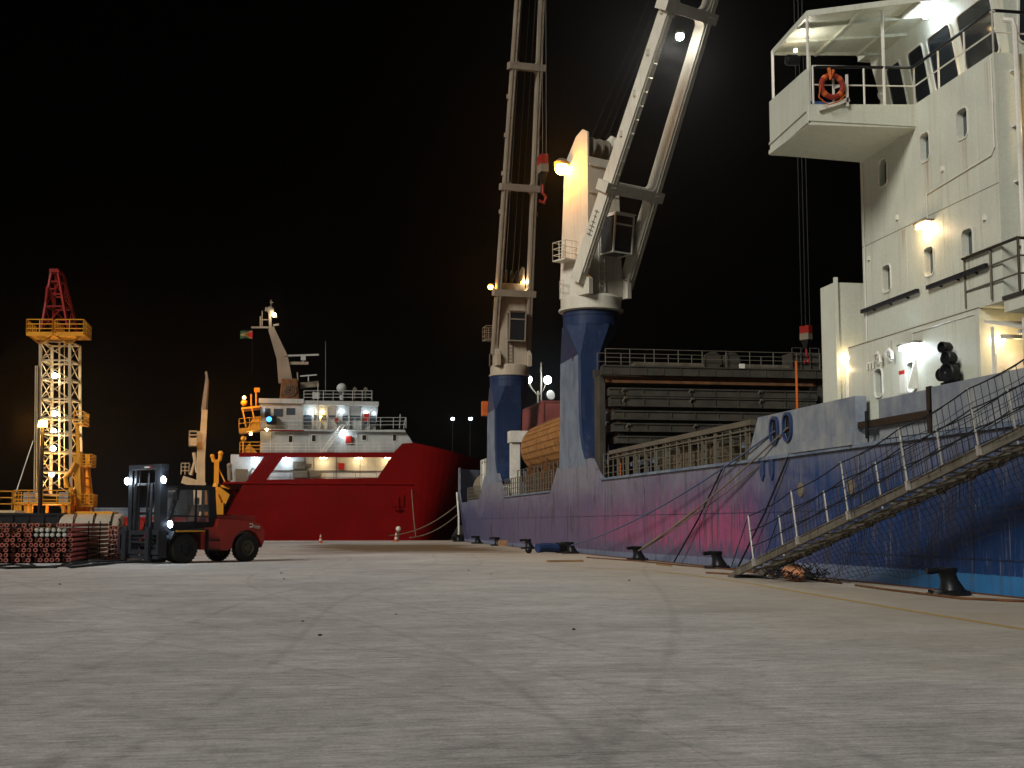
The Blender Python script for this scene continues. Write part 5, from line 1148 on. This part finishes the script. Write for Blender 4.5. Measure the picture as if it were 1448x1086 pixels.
for k in (.15, .4, .62, .85):
    q = [a.lerp(b, k) for a, b in zip(bs, tp)]
    for i in range(4): m.beam(q[i], q[(i + 1) % 4], .1, .1)
for i in range(4): m.tube(bs[i], bs[(i + 1) % 4].lerp(tp[(i + 1) % 4], .4), .05, 5); m.tube(bs[i].lerp(tp[i], .4), bs[(i + 1) % 4].lerp(tp[(i + 1) % 4], .85), .05, 5)
m.hexa([rp(72, 387, -.6), rp(86, 387, -.6), rp(89, 387, .6), rp(75, 387, .6), rp(72, 382, -.6), rp(84, 382, -.6), rp(87, 382, .6), rp(75, 382, .6)]); m.beam(rp(70, 384), rp(76, 383), .2, .3)
m.beam(rp(68, 430, -1), rp(70, 408, -1), .14, .14); m.beam(rp(68, 410, -.9), rp(80, 412, -.9), .12, .1); rpart(m, 'crown', 'rig_red')
m = MB(); m.prism([rp(108, 601, -1.2), rp(123, 603, -1.6), rp(123, 603, .8), rp(108, 601, .8)], (0, 0, .12)); railing(m, [rp(108, 601, -1.2), rp(123, 603, -1.6), rp(123, 603, .8)], .95, 3, .04, .6); rpart(m, 'work_platform', 'far_yellow')
m = MB()
for a, b, w_ in (((112, 602, -1), (117, 736, -1), .24), ((116, 640, -.6), (121, 738, -.6), .3), ((123, 642, .4), (124, 738, .4), .3), ((126, 655, -.3), (133, 725, -.3), .16), ((109, 645, -1), (114, 735, -1), .26), ((119, 662, -.9), (112, 720, -.9), .16), ((104, 690, -1.2), (107, 738, -1.2), .3), ((92, 715, -1.2), (101, 740, -1.2), .26)): m.beam(rp(*a), rp(*b), w_, w_)
m.path([rp(100, 690, -1.2), rp(96, 676, -1.2), rp(104, 668, -1.2), rp(110, 655, -1.2)], .16, 8); m.path([rp(114, 690, -1), rp(111, 672, -1), rp(113, 655, -1), rp(117, 642, -1)], .14, 8)
for (a, b, y0, y1) in ((118, 133, 661, 645), (117, 135, 717, 701)):
    p = [rp(a, y0, -1.2), rp(b, y0, -1.2), rp(b, y0, .8), rp(a, y0, .8)]; m.prism(p, (0, 0, .12)); railing(m, [p[0], p[1], p[2]], .9, 4, .04, .35)
for k in range(5): m.beam(rp(113 + k, 660 + 13 * k, -.9), rp(124 + k * 2, 664 + 13 * k, -.2), .1, .1)
rpart(m, 'lift_frame', 'far_yellow')
m = MB(); p = [rp(28, 714, -2.2), rp(107, 714, -2.2), rp(107, 714, 2.4), rp(28, 714, 2.4)]; m.prism(p, (0, 0, .18)); railing(m, p[:3], 1.0, 3, .04, 1.0)
for px in (30, 36, 44, 52, 96, 104): m.beam(rp(px, 714, -2.0), Vector((rp(px, 714).x, RY - 2.0, 0)), .2, .2)
for px in (34, 60, 84, 104): m.beam(rp(px, 714, 2.0), Vector((rp(px, 714).x, RY + 2.0, 0)), .2, .2)
rpart(m, 'rig_floor', 'far_yellow')
m = MB(); x0 = rp(88, 725).x; m.box(x0, x0 + 4.2, RY - 2.2, RY + 2, 1.0, 1.7); m.box(x0 + .3, x0 + 3.8, RY - 1.8, RY + 1.6, 1.7, 2.5); m.box(x0 - 1, x0 + 4, RY - 2, RY + 1.6, 0, 1.0); rpart(m, 'base_truck', 'far_yellow', bevel=.06)
for a, b in ((40, 57), (89, 102)):
    m = MB(); m.box(rp(a, 710).x, rp(b, 710).x, RY - 1.9, RY - .9, rp(a, 712).z, rp(a, 697).z)
    for k in range(4): m.box(rp(a, 710).x, rp(b, 710).x, RY - 1.93, RY - 1.9, rp(a, 711 - 3.6 * k).z, rp(a, 709 - 3.6 * k).z)
    rpart(m, 'equipment_cabinet', 'far_white')
m = MB(); m.tube(rp(52, 625, -1.4), rp(28, 702, -1.8), .04, 5); rpart(m, 'guy_line', 'galv')
for px, py in ((80, 533), (80, 586), (79, 611), (78, 635), (76, 671), (72, 730)):
    m = MB(); m.lathe([(.12, -.1), (.2, 0), (.2, .05)], rp(px, py, -.9), (.3, -1, -.2), 12); hl = rpart(m, 'floodlight', 'rail_grey')
    m = MB(); m.lathe([(.2, .051), (.17, .1), (.02, .12)], rp(px, py, -.9), (.3, -1, -.2), 12); m.build('lens', M['lamp_cold'], hl)
    light('POINT', rp(px, py, -.9) + Vector((.15, .5, -.1)), 170 if py < 620 else 260, (1, .82, .55) if py < 620 else (1, .58, .18), hl, .15)

# ================================================================== RED SUPPLY SHIP
QY = 138.0
rs = thing('supply_ship', 'red hulled supply ship with lit white bridge decks moored across the end of the quay', 'ship', (5, 147, 0))
def A(px, py): return on_y(px, py, QY)
def A3(px, py, dy=0): x, z = A(px, py); return Vector((x, QY + dy, z))
def spart(m, name, mat, parent=rs, **k): return m.build(name, M[mat] if isinstance(mat, str) else [M[q] for q in mat], parent, **k)
xl = A(313, 740)[0]; xr, zr_ = A(585, 626)
m = MB()
outer = [(xl, -2.6), (xr, -2.6), (xr, zr_), A(569, 627), A(557, 639.5), A(338, 640), A(338, 646), A(373, 646), A(350, 679), A(345, 682), A(313, 740)]
hole = [A(400, 646.5), A(553, 646.5), A(534, 675.5), A(377, 678.5)]
m.panel(outer, [hole], lambda a, b: (a, QY, b), .22, (0, 1, 0))
def bowpt(s, k):                                            # s 0..1 along, k 0 bottom .. 1 top
    X = xr + (23.2 - xr) * (1 - (1 - s) ** 1.3); Y = QY + 9.2 * s ** 2.1; zt = zr_ + (8.2 - zr_) * (1 - (1 - s) ** 1.3)
    z = -2.6 + (zt + 2.6) * k; X -= (1 - k) ** 1.1 * 6.5 * s; return (X, Y + (1 - k) * 1.0 * s * (1 - s), z)
NS, NK = 14, 8
for mir in (0, 1):
    q = [bowpt(i / NS, k / NK) for k in range(NK + 1) for i in range(NS + 1)]
    if mir: q = [(x, 2 * (QY + 9.2) - y, z) for x, y, z in q]
    m.add(q, [(k * (NS + 1) + i, k * (NS + 1) + i + 1, (k + 1) * (NS + 1) + i + 1, (k + 1) * (NS + 1) + i) for k in range(NK) for i in range(NS)])
m.box(xl, xr, 156.2, 156.4, -2.6, 6); m.box(xl + .01, xr, QY + .01, 156.2, 5.6, A(345, 681)[1] - .02)
m.add([(xl, QY, -2.6), (xl, 156.2, -2.6), (xl, 156.2, 5.6), (xl, QY, 2.0)], [(0, 1, 2, 3)])
m.box(-52, xl, QY + .02, 156.4, -2.6, 1.85)
m.box(-52, xl, QY, QY + .25, 1.85, 2.25)
hl_ = spart(m, 'hull', 'hull_red')
m = MB()
for k in range(7): x_ = xl + 1.2 + k * 2.7; m.box(x_, x_ + .05, QY - .012, QY + .01, -2, 5.6)
for z_ in (1.9, 3.9): m.box(xl + .5, xr, QY - .012, QY + .01, z_, z_ + .05)
spart(m, 'plate_seam', 'hull_red')
m = MB(); m.tube((xl + .2, QY - .05, 5.75), (xr, QY - .05, 5.75), .09, 6); spart(m, 'rubbing_strake', 'hull_red')
m = MB(); c = A3(545, 655, -.15) ; m.box(xr - 2.2, xr - 1.0, QY - .12, QY, 3.4, 4.6); m.beam((xr - 1.6, QY - .2, 2.9), (xr - 1.6, QY - .2, 4.4), .12, .12); m.beam((xr - 2.0, QY - .2, 3.1), (xr - 1.2, QY - .2, 3.1), .14, .12); spart(m, 'anchor_pocket', 'hull_red')
zf, zc_ = A(345, 681)[1], A(400, 642)[1]
m = MB(); m.box(A(325, 660)[0], A(556, 650)[0], QY + 1.6, 155, zf, zc_); m.box(A(338, 640)[0], A(560, 640)[0], QY + .25, 156, zc_ - .05, A(400, 640)[1] - .02)
sup = spart(m, 'deckhouse', 'far_white')
m = MB()                                                    # gear on the open side deck
for px in (431, 444, 476, 510): m.box(A(px, 660)[0], A(px, 660)[0] + .06, QY + 1.55, QY + 1.6, zf, zc_)
m.box(A(377, 663)[0], A(545, 663)[0], QY + 1.52, QY + 1.58, A(400, 665)[1], A(400, 664)[1])
railing(m, [(A(380, 677)[0], QY + .3, zf), (A(533, 677)[0], QY + .3, zf)], 1.0, 2, .03, 2.2); spart(m, 'pipe_rail', 'rail_grey', sup)
for (a, b, c, d) in ((414, 652, 432, 662), (434, 655, 441, 660), (414, 665, 435, 675), (438, 665, 455, 673)):
    m = MB(); p, q = A(a, d), A(b if False else c, b); m.box(p[0], q[0], QY + 1.2, QY + 1.6, p[1], q[1]); spart(m, 'equipment_box', 'rail_grey', sup)
m = MB(); p, q = A(479, 663), A(488, 654); m.box(p[0], q[0], QY + 1.3, QY + 1.6, p[1], q[1]); m.box(p[0] + .1, q[0] - .1, QY + 1.26, QY + 1.3, p[1] + .1, q[1] - .1); spart(m, 'fire_box', 'red', sup)
for i, px in enumerate((361.5, 405.5, 457.5, 507.5, 549.5)):
    c = A3(px, 647.5, .55); m = MB(); m.box(c.x - .35, c.x + .35, c.y - .1, c.y + .1, c.z - .05, c.z + .05); spart(m, 'deck_lamp', 'lamp_cold' if i < 2 else 'lamp_warm', sup); light('POINT', c + Vector((0, .2, -.35)), 95, COLD if i < 2 else WARM, sup, .15)
m = MB(); c = A3(357, 672, 1.2); m.path([c + Vector((-.25, 0, -.9)), c + Vector((-.25, 0, .5)), c + Vector((0, 0, .8)), c + Vector((.25, 0, .5)), c + Vector((.25, 0, -.9))], .09, 6)
m.box(A(333, 670)[0], A(350, 670)[0], QY + .6, QY + 1.4, zf, A(340, 663)[1]); m.tube(A3(325, 679, .8), A3(324, 660, .8), .25, 8); m.ball(A3(324, 658, .8), .3, 8, 6); spart(m, 'mooring_winch', 'rope_pale')
# white tier under the bridge
T2 = [A(368, 608.5), A(573, 606.5), A(586, 627), A(560, 640), A(368, 640)]
m = MB(); m.prism([(x, QY + 1.0, z) for x, z in T2], (0, 14, 0)); m.box(A(368, 608)[0] - .1, A(574, 608)[0], QY + .6, 153, A(400, 608.5)[1], A(400, 606)[1])
tier = spart(m, 'lower_bridge_deck', 'far_white')
for (px, py, w_, h_2) in ((411, 620, 5.5, 9), (444, 619, 5.5, 9), (516, 618, 6, 7), (559, 618, 5, 9)):
    m = MB(); a, b = A(px - w_ / 2, py + h_2 / 2), A(px + w_ / 2, py - h_2 / 2); m.box(a[0], b[0], QY + .97, QY + 1.02, a[1], b[1]); wo = spart(m, 'window', 'glass', tier)
    m = MB(); m.ring([(a[0], a[1]), (b[0], a[1]), (b[0], b[1]), (a[0], b[1])], lambda u, v: (u, QY + 1.0, v), .08, .06, (0, -1, 0)); spart(m, 'window_frame', 'white_trim', tier)
m = MB(); p, q = A(489, 626), A(498, 616); m.box(p[0], q[0], QY + .7, QY + 1.0, p[1], q[1]); m.box(p[0] + .08, q[0] - .08, QY + .66, QY + .7, p[1] + .08, q[1] - .08); spart(m, 'fire_box', 'red', tier)
c = A3(487, 609.5, .5); m = MB(); m.ball(c, .16, 8, 6); spart(m, 'lamp', 'lamp_cold', tier); light('POINT', c + Vector((0, -.1, -.3)), 60, COLD, tier, .1)
for px in (377, 354.5):
    c = A3(px, 607 if px > 370 else 613, .5); m = MB(); m.ball(c, .15, 8, 6); spart(m, 'lamp', 'lamp_warm', tier); light('POINT', c + Vector((0, -.1, -.3)), 14, WARM, tier, .1)
m = MB()
for px in (382, 414, 437, 505): m.box(A(px, 620)[0], A(px, 620)[0] + .07, QY + .95, QY + 1.0, A(px, 639)[1], A(px, 610)[1])
m.tube(A3(455, 638, .6), A3(482, 600, .6), .06, 6); m.tube(A3(461, 638, .6), A3(488, 600, .6), .06, 6)
for k in range(11): m.tube(A3(455 + 2.6 * k, 636.5 - 3.6 * k, .6), A3(461 + 2.6 * k, 636.5 - 3.6 * k, .6), .035, 5)
railing(m, [A3(369, 640, .15), A3(557, 639.5, .15)], .95, 3, .03, 1.5); spart(m, 'stair_and_rail', 'white_trim', tier)
m = MB(); m.box(A(350, 607)[0], A(430, 607)[0], QY + .45, QY + .6, A(350, 608.5)[1], A(350, 606.8)[1]); spart(m, 'red_band', 'hull_red', tier)
# bridge
m = MB(); zb = A(400, 606.5)[1]
m.box(A(367.5, 600)[0], A(428, 600)[0], QY + 1.2, 152, zb, A(400, 566)[1]); m.box(A(367, 566)[0] - .1, A(430, 566)[0], QY + .9, 152.5, A(400, 569)[1], A(400, 562.5)[1])
m.hexa([(A(428, 600)[0], QY + 2.2, zb), (A(533, 600)[0], QY + 2.2, zb), (A(533, 600)[0], 151, zb), (A(428, 600)[0], 151, zb)] + [(A(428, 600)[0], QY + 1.8, A(428, 571)[1]), (A(536, 600)[0], QY + 1.8, A(428, 571)[1]), (A(536, 600)[0], 151, A(428, 571)[1]), (A(428, 600)[0], 151, A(428, 571)[1])])
m.box(A(427, 566)[0], A(536.5, 566)[0], QY + 1.0, 152, A(428, 571)[1], A(428, 565)[1])
br = spart(m, 'bridge', 'far_white')
for (x0, y0, x1, y1, yy) in ((374, 589, 382, 576, 1.17), (387, 588, 400, 576.5, 1.17), (405, 585.5, 417.5, 575.5, 1.17), (430, 601, 441, 574, 1.95), (445, 592, 452, 576, 1.95), (455, 592, 462, 576, 1.95), (466, 590, 476, 577, 1.95), (486, 592, 493, 578, 1.95), (497, 592, 511, 579, 1.95), (516, 600, 523, 575, 1.95), (525, 600, 533, 575, 1.95)):
    m = MB(); a, b = A(x0, y1), A(x1, y0); m.box(a[0], b[0], QY + yy, QY + yy + .3, b[1], a[1]); spart(m, 'window', 'pane', br)
m = MB()
for px in (443.5, 453.5, 464, 477, 484.5, 495, 512.5, 524): m.box(A(px, 580)[0] - .05, A(px, 580)[0] + .05, QY + 1.8, QY + 2.1, zb, A(px, 571)[1])
spart(m, 'mullion', 'far_white', br)
for (px, py, r_, mt, e_) in ((373.5, 578.5, .12, 'lamp_cold', 8), (441, 581, .2, 'lamp_cold', 16), (456.5, 580.5, .16, 'lamp_warm', 8), (454, 587.5, .12, 'lamp_sodium', 5), (484, 580, .16, 'lamp_cold', 8), (519, 582, .15, 'lamp_cold', 6), (530.5, 582.5, .12, 'lamp_cold', 4)):
    c = A3(px, py, 1.55); m = MB(); m.ball(c, r_, 8, 6); spart(m, 'lamp', mt, br); light('POINT', c + Vector((0, -.5, 0)), e_ * .35, WARM if mt != 'lamp_cold' else COLD, br, .1)
m = MB(); p, q = A(377, 599), A(391, 588); m.box(p[0], q[0], QY + .3, QY + 1.0, p[1], q[1]); sl = spart(m, 'searchlight', 'black', br); m = MB(); m.lathe([(.28, 0), (.25, .05), (.02, .07)], A3(380.5, 592.5, .28), (0, -1, 0), 14); spart(m, 'screen', 'lamp_blue', sl)
m = MB(); p, q = A(474, 596), A(479, 589); m.box(p[0], q[0], QY + 1.3, QY + 1.8, p[1], q[1]); p, q = A(516, 594), A(523, 583); m.box(p[0], q[0], QY + 1.4, QY + 1.75, p[1], q[1]); spart(m, 'fire_box', 'red', br)
m = MB(); railing(m, [A3(368, 606, .7), A3(429, 606, .7), A3(575, 605, .7)], 1.15, 3, .035, 1.4); railing(m, [A3(430, 565, 1.3), A3(527, 565, 1.3)], 1.05, 3, .035, 1.1); m.box(A(442, 560)[0], A(452, 560)[0], QY + 1.25, QY + 1.32, A(442, 562)[1], A(442, 553)[1])
m.tube(A3(450, 605, 1.0), A3(450, 540, 1.0), .05, 6); m.tube(A3(461, 560, 1.5), A3(461, 480, 1.5), .014, 5); m.tube(A3(566, 605, .8), A3(567, 585, .8), .05, 5); m.path([A3(572, 605, .8), A3(573, 597, .8), A3(575, 590, .8)], .06, 5)
spart(m, 'railing', 'far_white', br)
m = MB(); m.lathe([(.2, 0), (.25, .5)], A3(485, 562, 3), n=8); m.ball(A3(485, 545, 3), .55, 16, 10); spart(m, 'satellite_dome', 'far_white', br, smooth=True)
for px in (503, 518.5, 343): m = MB(); c = A3(px, 562 if px > 400 else 575, 2); m.tube(c, c + Vector((0, 0, 1.3)), .1, 6); m.box(c.x - .2, c.x + .2, c.y - .15, c.y + .15, c.z + .9, c.z + 1.2); spart(m, 'deck_fitting', 'rail_grey', br)
# port wing: white platforms painted yellow for the orange lamplight on them
m = MB(); m.hexa([A3(341, 579, -.2), A3(368, 576, -.2), A3(368, 576, 3), A3(341, 579, 3), A3(341, 576.5, -.2), A3(368, 573.5, -.2), A3(368, 573.5, 3), A3(341, 576.5, 3)])
m.hexa([A3(338, 612, -.2), A3(368, 608, -.2), A3(368, 608, 3), A3(338, 612, 3), A3(338, 606, -.2), A3(368, 603, -.2), A3(368, 603, 3), A3(338, 606, 3)])
m.beam(A3(343, 579, -.1), A3(348, 604, -.1), .15, .15); m.beam(A3(356, 577, -.1), A3(362, 604, -.1), .15, .15); m.prism([A3(350, 606, -.1), A3(358, 590, -.1), A3(367, 590, -.1), A3(367, 606, -.1)], (0, .2, 0))
railing(m, [A3(338, 606, -.2), A3(368, 603, -.2)], 1.0, 2, .035, 1); railing(m, [A3(339, 640, .2), A3(368, 640, .2)], 1.1, 3, .04, 1); m.prism([A3(341, 640, .3), A3(352, 627, .3), A3(364, 640, .3)], (0, .15, 0))
m.tube(A3(362, 573, 1), A3(362, 552, 1), .09, 6); m.tube(A3(355, 573, 1), A3(355, 556, 1), .09, 6); m.box(A(359, 556)[0], A(367, 556)[0], QY + .8, QY + 1.2, A(359, 553)[1], A(359, 547)[1]); m.ball(A3(345, 569, .2), .35, 8, 6); m.ball(A3(344, 620, .2), .28, 8, 6); m.tube(A3(344, 640, .2), A3(344, 620, .2), .1, 6)
wgr = spart(m, 'bridge_wing', 'far_yellow')
c = A3(345.5, 563, -.6); m = MB(); m.ball(c, .16, 8, 6); spart(m, 'lamp', 'lamp_sodium', wgr); light('POINT', c + Vector((0, -1, .0)), 260, SODIUM, wgr, .15)
# funnel with ring emblem, mast, scanners, flag
m = MB(); m.hexa([A3(395, 563, 2.0), A3(424, 563, 2.0), A3(424, 563, 6), A3(395, 563, 6), A3(398, 532, 2.2), A3(421, 532, 2.2), A3(421, 532, 6), A3(398, 532, 6)]); fn_ = spart(m, 'funnel', 'rust', bevel=.12)
m = MB()
for r_ in (.62, .4, .2): m.path([A3(410, 549, 1.92) + Vector((r_ * math.cos(a), 0, r_ * math.sin(a))) for a in [2 * math.pi * i / 20 for i in range(21)]], .05, 6)
spart(m, 'ring_emblem', 'rail_grey', fn_)
m = MB(); m.beam(A3(404, 536, 3.5), A3(399, 500, 3.5), 1.5, .8, (0, 1, 0), 1.2, .7); m.beam(A3(399, 500, 3.5), A3(383, 458, 3.5), 1.2, .7, (0, 1, 0), .65, .5); m.beam(A3(382, 459, 3.5), A3(381, 432, 3.5), .35, .3); m.ball(A3(382, 431, 3.5), .42, 10, 8)
m.beam(A3(354, 456, 3.5), A3(388, 456, 3.5), .12, .2); m.beam(A3(386, 453, 3.5), A3(394, 452, 3.5), .3, .2); m.tube(A3(370, 455, 3.5), A3(370, 432, 3.5), .05, 5); m.tube(A3(367.5, 455, 3.5), A3(367.5, 440, 3.5), .08, 5); m.beam(A3(370, 445, 3.5), A3(381, 445, 3.5), .08, .1); m.beam(A3(374, 432, 3.5), A3(380, 432, 3.5), .1, .1); m.tube(A3(376, 432, 3.5), A3(376, 427, 3.5), .12, 6)
m.tube(A3(383, 427, 3.5), A3(383, 416, 3.5), .05, 5); m.beam(A3(381, 420, 3.5), A3(386, 420, 3.5), .08, .08); m.beam(A3(400, 508, 3.5), A3(437, 508, 3.5), .3, .3); m.beam(A3(384, 434, 3.5), A3(391, 442, 3.5), .15, .2)
m.tube(A3(422, 535, 3), A3(421, 522, 3), .08, 6); m.beam(A3(425, 540, 4), A3(452, 537, 4), .6, .6)
ms = spart(m, 'ship_mast', 'crane_beige')
m = MB(); m.beam(A3(404.5, 497.5, 3.3), A3(452, 496, 3.3), .12, .18); m.box(A(426, 500)[0], A(433, 500)[0], QY + 3.2, QY + 3.6, A(426, 504)[1], A(426, 498)[1]); m.tube(A3(429.5, 508, 3.4), A3(429.5, 500, 3.4), .1, 6); m.beam(A3(425, 527.5, 3), A3(449, 525.5, 3), .1, .14); m.tube(A3(437, 535, 3), A3(437, 527, 3), .06, 5); spart(m, 'radar_scanner', 'far_white', ms)
c = A3(387, 438.5, 3.1); m = MB(); m.ball(c, .24, 10, 6); spart(m, 'lamp', 'lamp_warm', ms); light('POINT', c + Vector((0, -.4, -.1)), 60, (1, .9, .75), ms, .15)
fo = thing('flag', 'green flag with yellow and red arrowhead flying from the supply ship mast', 'flag', tuple(A3(356, 467, 3.3)))
M['flag_green'] = paint('green_flag_cloth', (0.03, 0.07, 0.03), rough=.9, streak=0); M['flag_gold'] = paint('gold_flag_cloth', (0.36, 0.2, 0.04), rough=.9, streak=0); M['flag_red'] = paint('red_flag_cloth', (0.42, 0.02, 0.02), rough=.9, streak=0); M['flag_white'] = paint('white_flag_cloth', (0.3, 0.28, 0.24), rough=.9, streak=0)
W_, H_ = 1.28, .86; NU, NV = 40, 28
m = MB(); m.v = [(-W_ * i / NU, .1 * math.sin(i / NU * 7), H_ * (j / NV - .5) - .1 * (i / NU) ** 2 + .06 * i / NU) for j in range(NV + 1) for i in range(NU + 1)]
for j in range(NV):
    for i in range(NU):
        u, v = (i + .5) / NU, abs((j + .5) / NV - .5) * 2
        k = 0
        if v < 1 - u * 1.0: k = 1
        if 1 - u * 1.0 <= v < 1.08 - u * 1.0: k = 2
        if v < 1 - u * 2.0: k = 3
        m.f.append([j * (NU + 1) + i, j * (NU + 1) + i + 1, (j + 1) * (NU + 1) + i + 1, (j + 1) * (NU + 1) + i]); m.m.append(k)
o = m.build('cloth', [M['flag_green'], M['flag_gold'], M['flag_white'], M['flag_red']], fo, local=True, smooth=True); sd = o.modifiers.new('thick', 'SOLIDIFY'); sd.thickness = .01
m = MB(); z_ = A3(356, 456, 3.5).z - A3(356, 467, 3.3).z; m.tube((.02, .1, -4), (.02, .2, z_), .015, 5); m.build('halyard', M['rope_dark'], fo, local=True)
# working crane and davit on the aft deck of the red ship
CY_ = 6.0
def B3(px, py, dy=0): x, z = on_y(px, py, QY + CY_); return Vector((x, QY + CY_ + dy, z))
m = MB(); b = B3(284, 700); m.lathe([(.9, 1.85 - b.z), (.75, .0), (.75, .6)], b, n=14); m.beam(B3(284, 697), B3(284.5, 610), .9, .9, (0, 1, 0), .8, .8); ck = spart(m, 'deck_crane', 'rig_white')
ck['label'] = 'slim cream knuckle crane with a raised boom on the aft deck'
m = MB(); m.beam(B3(284, 668), B3(290, 580, -.4), .75, .8, (0, 1, 0), .6, .6); m.prism([B3(286, 632, -.6), B3(292, 618, -.6), B3(293.5, 585, -.6), B3(290, 582, -.6)], (0, .5, 0)); spart(m, 'boom', 'rig_white', ck)
m = MB(); m.beam(B3(288, 582, -.4), B3(293, 535, -.4), .5, .5, (0, 1, 0), .3, .35); m.beam(B3(293, 537, -.4), B3(291.5, 526, -.4), .25, .25); m.tube(B3(295.5, 538, -.4), B3(293, 580, -.4), .06, 5); spart(m, 'boom_extension', 'crane_beige', ck)
m = MB(); p = [B3(268, 632, -1), B3(279, 632, -1), B3(279, 632, .4), B3(268, 632, .4)]; m.prism(p, (0, 0, .08)); m.prism([B3(268, 632, -1), B3(279, 632, -1), B3(279, 620, -1), B3(267.5, 620, -1)], (0, .05, 0)); railing(m, [p[0], p[1], p[2], p[3], p[0]], 1.65, 4, .04, .6); spart(m, 'crane_basket', 'rig_white', ck)
m = MB(); railing(m, [B3(256, 671), B3(267, 671), B3(267, 671, 1)], 1.2, 3, .05, .5); m.beam(B3(258, 678), B3(290, 688), .9, .8); m.path([B3(270, 672), B3(276, 650), B3(279, 668), B3(274, 640)], .2, 6); m.beam(B3(288, 686), B3(298, 700), .3, .3); m.prism([B3(262, 686), B3(295, 690), B3(295, 720), B3(262, 720)], (0, 1.5, 0)); spart(m, 'winch_frame', 'rig_white', ck)
m = MB(); b = B3(306, 692); m.beam(Vector((b.x, b.y, 1.85)), B3(306.5, 650), .5, .5); m.path([B3(300, 643), B3(302, 652), B3(306, 654), B3(311, 650), B3(312, 641)], .22, 8); m.ball(B3(312, 641), .3, 8, 6); m.ball(B3(300, 645), .25, 8, 6); m.beam(B3(308, 660), B3(323, 692), .14, .14); m.beam(B3(306, 686), B3(326, 690), .2, .25); m.lathe([(.5, 0), (.35, .8)], B3(306, 694), n=10); spart(m, 'davit', 'far_yellow')
m = MB(); m.prism([B3(310, 688, -2), B3(326, 700, -2), B3(319, 716, -2), B3(306, 700, -2)], (0, 2, 0)); m.beam(B3(306, 700, -2), B3(318, 730, -2), .5, .5); m.box(B3(308, 730).x, B3(318, 730).x, QY + 2, QY + 6, 1.85, B3(310, 712).z); spart(m, 'stern_fairlead', 'far_yellow')
c = B3(297, 600, -6); light('POINT', c, 500, SODIUM, wgr, .3)  # orange point light before the aft crane, without a lamp body
# faraway mast lamps over the river
bank = MB(); bank.box(-870, 870, 520, 870, -2.5, .4); tag(bank.build('far_bank', M['deck']), kind='structure')
for px, lb in ((640, 'far mast lamp across the river, nearer the red hull'), (665, 'far mast lamp across the river, nearer the blue bow')):
    x, z = on_y(px, 592, 530); t = thing('lamp_mast', lb, 'lamp mast', (x, 530, .4), 0, 'far lamps across the river')
    m = MB(); m.lathe([(.22, 0), (.1, z - 1)], n=8); m.box(-1, 1, -.3, .3, z - 1.1, z - .5); m.build('pole', M['black'], t, local=True); m = MB(); m.box(-.6, .6, -.55, -.3, z - .9, z - .1); m.build('lamp', M['lamp_cold'], t, local=True)

# ================================================================== NIGHT HAZE: damp river air that makes the lamps glow
hz = MB(); hz.box(-890, 890, -310, 890, -5.2, 60.5); ho = hz.build('haze', M['water']); ho['kind'] = 'stuff'
mh = bpy.data.materials.new('night_haze'); mh.use_nodes = True; th = mh.node_tree; th.nodes.remove(th.nodes['Principled BSDF'])
pv = nd(th, 'ShaderNodeVolumePrincipled'); pv.inputs['Color'].default_value = (1, 1, 1, 1); pv.inputs['Density'].default_value = 0.00013; pv.inputs['Anisotropy'].default_value = 0.9
th.links.new(pv.outputs[0], th.nodes['Material Output'].inputs['Volume'])
ho.data.materials.clear(); ho.data.materials.append(mh)
